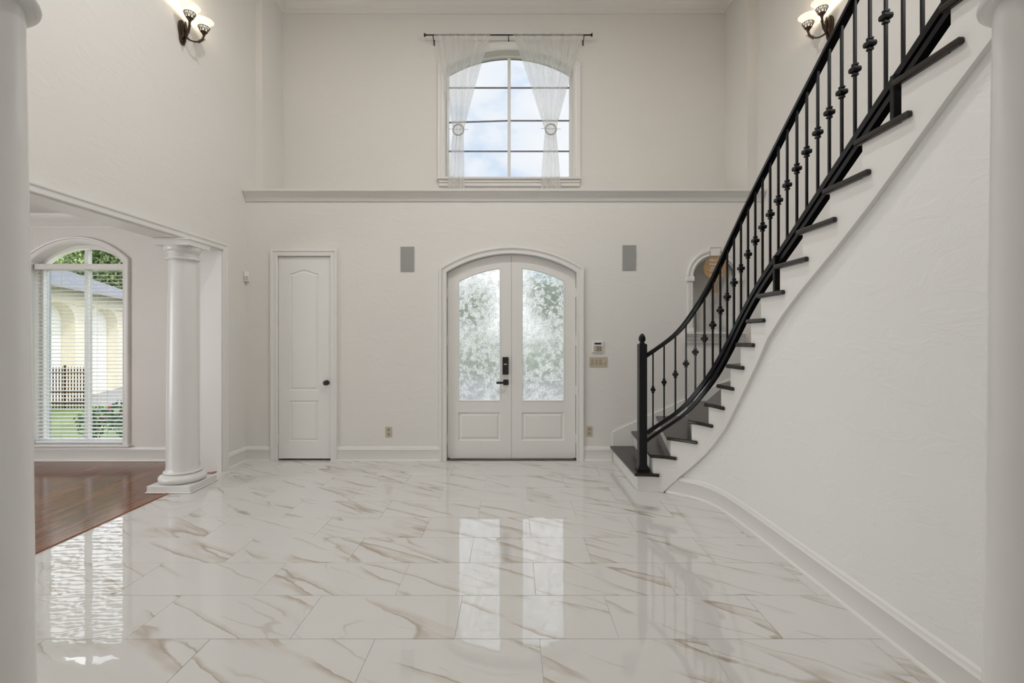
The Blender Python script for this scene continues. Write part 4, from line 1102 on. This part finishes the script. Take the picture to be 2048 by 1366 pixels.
# ------------------------------------------------------------------ curtain rod, sheers and tiebacks
YR = YU - 0.10
rod = thing('curtain_rod', (PX(1017, YR), YR, PZ(70, YR)), 'thin black curtain rod above the arched window', 'curtain rod')
zr = PZ(70, YR)
bm = B(); tube(bm, [(PX(852, YR), YR, zr), (PX(1182, YR), YR, zr)], 0.009, 10); obj('pole', bm, DBLACK, rod, smooth=True)
for px, d in ((850, -1), (1183, 1)):
    bm = B(); lathe(bm, [(0, 0), (0.010, 0), (0.013, 0.004), (0.013, 0.010), (0.020, 0.020), (0.024, 0.022), (0.024, 0.032), (0, 0.034)], (0, 0, 0), 14)
    bmesh.ops.rotate(bm, verts=bm.verts[:], cent=(0, 0, 0), matrix=Matrix.Rotation(d * PI / 2, 3, 'Y')); bmesh.ops.translate(bm, verts=bm.verts[:], vec=(PX(px, YR) - d * 0.02, YR, zr)); obj('finial', bm, DBLACK, rod, smooth=True)
for px in (866, 1017, 1168):
    bm = B(); x = PX(px, YR); box(bm, x - 0.008, x + 0.008, YU - 0.008, YU - 0.0005, zr - 0.085, zr - 0.01, 0.002); tube(bm, [(x, YU - 0.006, zr - 0.05), (x, YR + 0.02, zr - 0.03), (x, YR, zr - 0.012), (x, YR - 0.012, zr)], 0.006, 6); obj('bracket', bm, DBLACK, rod)
def curtain(xt0, xt1, xtie, wt, ztie, xb0, xb1, label):
    YC = YU - 0.085
    X0, X1 = PX(xt0, YC), PX(xt1, YC); XT = PX(xtie, YC); XB0, XB1 = PX(xb0, YC), PX(xb1, YC)
    ZT_, ZM, ZB_ = zr + 0.016, PZ(ztie, YC), 3.22
    w = wt * YC / F / 2
    bm = B(); nu, nv = 130, 60; uvl = bm.loops.layers.uv.new('UVMap'); grid = []
    rnd = random.Random(int(xtie)); ph = [rnd.uniform(0, 6.28) for _ in range(6)]
    for j in range(nv + 1):
        v = j / nv; z = ZT_ + (ZB_ - ZT_) * v; row = []
        vm = (ZT_ - ZM) / (ZT_ - ZB_)
        if v <= vm:
            k = v / vm; e = k ** 0.92
            a = X0 + (XT - w - X0) * e; b = X1 + (XT + w - X1) * e
            sag = 0.05 * math.sin(PI * k) ; a += 0.0 * sag; b -= 0.0 * sag
            gather = 0.35 + 0.65 * k
        else:
            k = (v - vm) / (1 - vm); e = k ** 0.8
            a = (XT - w) + (XB0 - (XT - w)) * e; b = (XT + w) + (XB1 - (XT + w)) * e; gather = 1.0 - 0.35 * k
        for i in range(nu + 1):
            u = i / nu
            uu = u + 0.012 * math.sin(9 * u * 6.28 + ph[0]) + 0.018 * math.sin(4 * u * 6.28 + ph[1])
            f = math.sin(uu * 6.28 * 8 + ph[2]) + 0.5 * math.sin(uu * 6.28 * 14 + ph[3]) + 0.4 * math.sin(uu * 6.28 * 6 + ph[4] + v * 1.5)
            y = YC + 0.019 * gather * f
            hk = min(max((z - (zr - 0.09)) / 0.075, 0.0), 1.0); y = y * (1 - hk) + (YR - 0.0125 + 0.002 * math.cos(u * 330)) * hk
            row.append((bm.verts.new((a + (b - a) * u + 0.004 * gather * math.cos(uu * 6.28 * 11 + ph[5]), y, z)), (u, v)))
        grid.append(row)
    for j in range(nv):
        for i in range(nu):
            q = [grid[j][i], grid[j][i + 1], grid[j + 1][i + 1], grid[j + 1][i]]
            fc = bm.faces.new([p[0] for p in q])
            for lp, p in zip(fc.loops, q): lp[uvl].uv = p[1]
    o = obj('sheer_curtain', bm, SHEER, None, smooth=True, loc=(XT, YC, ZB_), label=label, cat='curtain', group='sheer window curtains')
    for p in o.data.polygons: p.use_smooth = True
    return XT, ZM
c1 = curtain(868, 982, 917.5, 21, 263, 893, 931, 'white sheer curtain panel gathered at the left side of the arched window')
c2 = curtain(1025, 1167, 1101, 21, 262, 1079, 1125, 'white sheer curtain panel gathered at the right side of the arched window')
for (x, z), lab in ((c1, 'round pewter ring tieback on the left sheer curtain'), (c2, 'round pewter ring tieback on the right sheer curtain')):
    yb = YU - 0.085 - 0.058
    t = thing('curtain_tieback', (x, yb, z), lab, 'tieback', 'ring curtain tiebacks')
    R = 0.070
    bm = B(); ring = []
    for k in range(36):
        a = 2 * PI * k / 36; ring.append([bm.verts.new((x + (R + dr) * math.cos(a), yb + dy, z + (R + dr) * math.sin(a))) for dr, dy in ((-0.010, 0), (-0.006, -0.009), (0.006, -0.009), (0.010, 0), (0.006, 0.007), (-0.006, 0.007))])
    for k in range(36):
        for i in range(6): bm.faces.new((ring[k][i], ring[k][(i + 1) % 6], ring[(k + 1) % 36][(i + 1) % 6], ring[(k + 1) % 36][i]))
    obj('ring', bm, PEWTER, t, smooth=True)
    bm = B(); tube(bm, [(x - 0.13, yb + 0.002, z + 0.012), (x, yb - 0.010, z), (x + 0.13, yb + 0.002, z + 0.004)], 0.0022, 6); obj('pin', bm, PEWTER, t)

# ------------------------------------------------------------------ wall devices
def wallbox(bm, px0, px1, py0, py1, d0, d1, bev=0.002):
    Y = YF - d1
    return box(bm, PX(px0, YF), PX(px1, YF), YF - d1, YF - d0, PZ(py1, YF), PZ(py0, YF), bev)
for px0, px1, py0, py1, lab in ((801, 829, 493, 543.5, 'grey in-wall speaker grille between closet door and front door'), (1244, 1272, 490, 541, 'grey in-wall speaker grille between front door and arched niche')):
    t = thing('wall_speaker', (PX((px0 + px1) / 2, YF), YF, PZ(py1, YF)), lab, 'speaker', 'in-wall speakers')
    bm = B(); wallbox(bm, px0, px1, py0, py1, 0.0, 0.008); obj('frame', bm, GPLAST, t)
    bm = B(); wallbox(bm, px0 + 1.0, px1 - 1.0, py0 + 1, py1 - 1, 0.007, 0.0105, 0.001); obj('grille', bm, GRILLE, t)
def outlet(px0, px1, py0, py1, lab):
    t = thing('power_outlet', (PX((px0 + px1) / 2, YF), YF, PZ((py0 + py1) / 2, YF)), lab, 'outlet', 'almond duplex outlets')
    bm = B(); wallbox(bm, px0, px1, py0, py1, 0, 0.006); obj('cover_plate', bm, BEIGE, t)
    pc = (px0 + px1) / 2; pm = (py0 + py1) / 2
    for s in (-1, 1):
        c = pm + s * 4.4
        bm = B(); ydisc(bm, [(0, 0), (0.017, 0), (0.016, 0.003), (0, 0.003)], (PX(pc, YF), YF - 0.006, PZ(c, YF)), 16); so = obj('socket', bm, BEIGED, t)
        bm = B()
        for q in (-1.0, 1.0): wallbox(bm, pc + q - 0.28, pc + q + 0.28, c - 1.3, c + 0.6, 0.0085, 0.0096, 0)
        wallbox(bm, pc - 0.4, pc + 0.4, c + 1.2, c + 1.9, 0.0085, 0.0096, 0); obj('slots', bm, SHADOWGAP, so)
outlet(771, 784, 853.5, 874, 'almond duplex power outlet low on the wall left of the front door')
outlet(1173, 1184.5, 852, 872.5, 'almond duplex power outlet low on the wall right of the front door')
t = thing('alarm_keypad', (PX(1195, YF), YF, PZ(694, YF)), 'grey alarm keypad with dark display beside the front door', 'keypad')
bm = B(); wallbox(bm, 1184.5, 1206.5, 682, 705, 0, 0.018, 0.004); obj('housing', bm, WPLAST, t)
bm = B(); wallbox(bm, 1188.5, 1202, 685.5, 689, 0.017, 0.0195, 0); obj('display', bm, DBLACK, t)
bm = B(); wallbox(bm, 1187, 1204.5, 691.5, 703, 0.017, 0.0200, 0.001); bp_ = obj('button_panel', bm, BEIGE, t)
for r in range(4):
    for c in range(4):
        bm = B(); wallbox(bm, 1189.2 + c * 3.5, 1191.2 + c * 3.5, 692.6 + r * 2.6, 694.2 + r * 2.6, 0.0195, 0.0215, 0); obj('button', bm, DBLACK if c else GPLAST, bp_)
t = thing('light_switch', (PX(1196.5, YF), YF, PZ(724, YF)), 'almond four-gang light switch plate below the alarm keypad', 'light switch')
bm = B(); wallbox(bm, 1178.5, 1214.5, 714, 734, 0, 0.006); obj('cover_plate', bm, BEIGE, t)
for k in range(4):
    pc = 1183.8 + k * 8.3
    if k < 3: bm = B(); wallbox(bm, pc - 2.6, pc + 2.6, 718.5, 729.5, 0.005, 0.010, 0.002); obj('rocker', bm, BEIGED, t)
    else: bm = B(); ydisc(bm, [(0, 0), (0.016, 0), (0.013, 0.014), (0, 0.015)], (PX(pc, YF), YF - 0.006, PZ(724, YF)), 16); obj('dimmer_knob', bm, BEIGE, t)
t = thing('motion_sensor', (XL + 0.01, YF - 0.01, PZ(553, YF)), 'small white motion sensor in the wall corner beside the closet', 'sensor')
bm = B()
poly_slab(bm, [(XL + 0.0005, YF - 0.045), (XL + 0.012, YF - 0.055), (XL + 0.050, YF - 0.020), (XL + 0.045, YF - 0.0005), (XL + 0.0005, YF - 0.0005)], [], lambda a, b, h: (a, b, h), PZ(563, YF), PZ(544, YF)); obj('housing', bm, WPLAST, t)
bm = B(); poly_slab(bm, [(XL + 0.014, YF - 0.057), (XL + 0.046, YF - 0.028), (XL + 0.043, YF - 0.022), (XL + 0.012, YF - 0.050)], [], lambda a, b, h: (a, b, h), PZ(561, YF), PZ(553, YF)); obj('lens', bm, GPLAST, t)

# ------------------------------------------------------------------ ceiling lamps added as unseen fill (above the frame)
bm = B(); lathe(bm, [(0.080, 0.0), (0.110, 0.0), (0.112, -0.006), (0.082, -0.008), (0.080, 0.0)], (0, 0, 0), 24)
DLT = mesh_of(bm, 'fill_downlight_trim', TRIM, True)
for (x, y), dw in zip(DOWN, DOWN_W):
    inst('fill_downlight_trim', DLT, (x, y, ZC), ceiling)
    lamp('fill_downlight', 'AREA', (x, y, ZC - 0.012), dw, (1.0, 0.98, 0.955), ceiling, shape='DISK', size=0.16)
inst('fill_downlight_trim', DLT, (-5.3, 3.0, 2.92), dceil)
lamp('fill_downlight', 'AREA', (-5.3, 3.0, 2.908), LM['dining'], (1.0, 0.95, 0.88), dceil, shape='DISK', size=0.16)  # unseen lamp added to fill the dining room

# ------------------------------------------------------------------ outside
GZ = -0.30
for lb, q in (('green lawn outside the dining room window', (-45, 40, 5.98, 12.8)), ('front yard lawn between the driveway and the road', (-7.5, 40, 12.8, 19.0)), ('strip of grass under the trees across the road', (-45, 40, 25.0, 45))):
    bm = B(); box(bm, *q, GZ - 0.3, GZ); obj('lawn', bm, LAWN, label=lb, cat='lawn', kind='stuff')
bm = B(); box(bm, -45, -7.5, 12.8, 25.0, GZ - 0.3, GZ - 0.005); obj('driveway', bm, CONC, label='pale concrete driveway beyond the lawn', cat='driveway', kind='structure')
bm = B(); box(bm, -1.4, 1.4, 5.98, 9.0, GZ, -0.03); obj('porch_slab', bm, CONC, label='concrete porch slab outside the front door', cat='porch', kind='structure')
bm = B(); box(bm, -3.2, 3.2, 9.0, 19.0, GZ, GZ + 0.02); obj('walkway', bm, PAVE, label='grey walkway added from porch to road to grey the door glass', cat='walkway', kind='structure')  # added to grey the tone seen through the door glass
# neighbouring house
hw = Vector((-11.96, 12.5)); hd = Vector((-0.363, 0.932)); hn = Vector((0.932, 0.363))
def HP(t, o, z): p = hw + hd * t + hn * o; return (p.x, p.y, z)
house = thing('neighbour_house', (hw.x, hw.y, GZ), 'cream stucco house with blind arches and grey shingle roof seen through the blinds', 'house')
HE = 2.82
arches = [(-0.42, 1.39), (2.5, 4.45), (5.6, 7.5), (-3.4, -1.5)]
holes = []
for a, b in arches:
    r = (b - a) / 2; holes.append([(a, GZ + 0.1), (a, 1.92)] + [((a + b) / 2 - r * math.cos(PI * k / 16), 1.92 + 0.50 * math.sin(PI * k / 16)) for k in range(1, 16)] + [(b, 1.92), (b, GZ + 0.1)])
bm = B(); poly_slab(bm, [(-6, GZ), (9, GZ), (9, HE), (-6, HE)], holes, lambda a, b, h: HP(a, h, b), 0.0, -0.25); obj('wall', bm, STUCCO, house)
bm = B(); poly_slab(bm, [(-6, GZ), (9, GZ), (9, HE), (-6, HE)], [], lambda a, b, h: HP(a, h, b), -0.25, -0.4); obj('recessed_wall', bm, STUCCOW, house)
for lp in holes:
    bm = B(); sweep(bm, lp, [(0, 0), (0, 0.06), (0.16, 0.06), (0.20, 0.0)], lambda a, b, h: HP(a, h, b), side=1); obj('arch_surround', bm, STUCCO, house)
bm = B(); poly_slab(bm, [(-6, HE - 0.42), (9, HE - 0.42), (9, HE), (-6, HE)], [], lambda a, b, h: HP(a, h, b), 0.0, 0.08); obj('frieze', bm, STUCCO, house)
bm = B(); uvl = bm.loops.layers.uv.new('UVMap')
def quad(pts, uvs):
    f = bm.faces.new([bm.verts.new(p) for p in pts])
    for lp, u in zip(f.loops, uvs): lp[uvl].uv = u
rt = HE + 1.9
quad([HP(-6.5, 0.5, HE - 0.05), HP(9.5, 0.5, HE - 0.05), HP(5.0, -4.0, rt), HP(-3.5, -4.0, rt)], [(0, 0), (16, 0), (11.5, 5), (3, 5)])
quad([HP(9.5, 0.5, HE - 0.05), HP(9.5, -8.5, HE - 0.05), HP(5.0, -4.0, rt)], [(0, 0), (9, 0), (4.5, 5)])
quad([HP(9.5, -8.5, HE - 0.05), HP(-6.5, -8.5, HE - 0.05), HP(-3.5, -4.0, rt), HP(5.0, -4.0, rt)], [(0, 0), (16, 0), (13, 5), (4.5, 5)])
quad([HP(-6.5, -8.5, HE - 0.05), HP(-6.5, 0.5, HE - 0.05), HP(-3.5, -4.0, rt)], [(0, 0), (9, 0), (4.5, 5)])
obj('roof', bm, SHINGLE, house)
bm = B(); poly_slab(bm, [(-6.5, HE - 0.10), (9.5, HE - 0.10), (9.5, HE - 0.04), (-6.5, HE - 0.04)], [], lambda a, b, h: HP(a, h, b), 0.44, 0.52); obj('fascia', bm, CONC, house)
bm = B(); poly_slab(bm, [(2.7, 0.35), (2.95, 0.35), (2.95, 0.85), (2.7, 0.85)], [], lambda a, b, h: HP(a, h, b), -0.25, -0.12); obj('meter_box', bm, POST, house)
# iron fence
fen = thing('iron_fence', (-11.0, 12.0, GZ), 'dark iron picket fence in front of the neighbouring house', 'fence')
for k in range(15):
    x = -11.62 + k * 0.075
    bm = B(); box(bm, x - 0.009, x + 0.009, 11.99, 12.01, GZ, 0.70); lathe(bm, [(0, 0.70), (0.016, 0.71), (0, 0.76)], (x, 12.0, 0), 4); obj('picket', bm, BRONZE, fen)
for z in (-0.15, 0.12, 0.60):
    bm = B(); box(bm, -11.64, -10.52, 11.985, 12.015, z - 0.015, z + 0.015); obj('rail', bm, BRONZE, fen)
for x in (-11.03, -11.66):
    bm = B(); box(bm, x - 0.014, x + 0.014, 11.98, 12.02, GZ, 0.78); obj('post', bm, BRONZE, fen)
pp = thing('porch_post', (-6.66, 6.95, GZ), 'slim blue grey post outside the left edge of the dining window', 'post')
bm = B(); box(bm, -6.70, -6.62, 6.91, 6.99, GZ, 2.9, 0.006); obj('shaft', bm, POST, pp)
bm = B(); box(bm, -6.73, -6.59, 6.88, 7.02, GZ, GZ + 0.12, 0.006); obj('foot', bm, POST, pp)

# trees and rose bushes
def leaves(bm, c, rx, rz, n, size, rnd):
    for _ in range(n):
        while True:
            d = Vector((rnd.uniform(-1, 1), rnd.uniform(-1, 1), rnd.uniform(-1, 1)))
            if 0.25 < d.length < 1: break
        p = Vector((c[0] + d.x * rx, c[1] + d.y * rx, c[2] + d.z * rz))
        a = Vector((rnd.gauss(0, 1), rnd.gauss(0, 1), rnd.gauss(0, 1))).normalized(); b = a.orthogonal().normalized()
        s = size * rnd.uniform(0.6, 1.3)
        bm.faces.new([bm.verts.new(p + v) for v in (a * s, b * s * 0.5, a * -s, b * -s * 0.5)])
def tree(x, y, h, r, seed, label, group='trees behind the neighbouring house', nl=2600, ls=0.085):
    rnd = random.Random(seed); t = thing('leafy_tree', (x, y, GZ), label, 'tree', group)
    bm = B(); tube(bm, [(x, y, GZ), (x + 0.1, y, GZ + h * 0.3), (x - 0.05, y + 0.1, GZ + h * 0.6)], [0.28, 0.2, 0.1], 8)
    for k in range(4):
        a = k * 1.57 + seed; tube(bm, [(x + 0.08, y, GZ + h * 0.35), (x + r * 0.6 * math.cos(a), y + r * 0.6 * math.sin(a), GZ + h * 0.65)], [0.12, 0.04], 6)
    obj('trunk', bm, BARK, t)
    bm = B()
    for k in range(9):
        a = rnd.uniform(0, 6.28); q = rnd.uniform(0, 0.65) * r
        leaves(bm, (x + q * math.cos(a), y + q * math.sin(a), GZ + h * rnd.uniform(0.55, 0.88)), r * 0.55, h * 0.17, nl, ls, rnd)
    obj('foliage', bm, LEAF, t)
tree(-22.8, 27.5, 9.6, 3.1, 1, 'leafy tree rising behind the right end of the neighbouring roof')
tree(-30.3, 32.0, 11.0, 3.4, 2, 'leafy tree farther back behind the left part of the neighbouring roof')
for i, (x, y) in enumerate(((-6.95, 8.15), (-6.22, 8.0), (-7.1, 8.95))):
    rnd = random.Random(50 + i); t = thing('rose_bush', (x, y, GZ), ('rose bush nearest the centre of the dining window', 'rose bush at the right jamb of the dining window', 'rose bush farther out on the lawn')[i], 'bush', 'rose bushes outside the window')
    bm = B()
    for k in range(5): tube(bm, [(x, y, GZ + 0.002), (x + 0.15 * math.cos(k * 1.3), y + 0.15 * math.sin(k * 1.3), GZ + 0.4)], 0.008, 5)
    obj('stems', bm, BARK, t)
    bm = B(); leaves(bm, (x, y, GZ + 0.36), 0.30, 0.26, 420, 0.035, rnd); obj('foliage', bm, LEAF2, t)
    for k in range(4):
        a = rnd.uniform(0, 6.28); bm = B(); lathe(bm, [(0, -0.02), (0.022, -0.012), (0.028, 0.005), (0.018, 0.02), (0, 0.015)], (x + 0.24 * math.cos(a), y + 0.24 * math.sin(a), GZ + rnd.uniform(0.3, 0.58)), 8); obj('bloom', bm, ROSE, t, smooth=True)
# road, trees and hedge added beyond the front door to dim its textured glass
bm = B(); box(bm, -45, 40, 19.0, 25.0, GZ - 0.006, GZ + 0.004); obj('road', bm, ASPHALT, label='dark asphalt road added across the front to dim the door glass', cat='road', kind='structure')
for i, x in enumerate((-11.7, -7.0, -2.35, 2.35, 7.0, 11.7)):
    tree(x, 28.8, (5.3, 5.7, 5.4, 5.6, 5.3, 5.7)[i], 1.85, 20 + i, ('outermost', 'second', 'third', 'fourth', 'fifth', 'last')[i] + ' added tree from the left in the row dimming the door glass', 'trees added across the road', 900, 0.17)
hg = thing('hedge', (0, 26.2, GZ), 'long clipped hedge added below the trees to even the door glass', 'hedge')
rnd = random.Random(99); bm = B()
for k in range(26): leaves(bm, (-12.5 + k, 26.2, GZ + 1.12), 0.75, 1.0, 210, 0.17, rnd)
obj('foliage', bm, LEAF, hg)
bm = B()
for k in range(13): tube(bm, [(-12 + k * 2, 26.2, GZ), (-12 + k * 2, 26.2, GZ + 0.9)], 0.05, 6)
obj('stems', bm, BARK, hg)
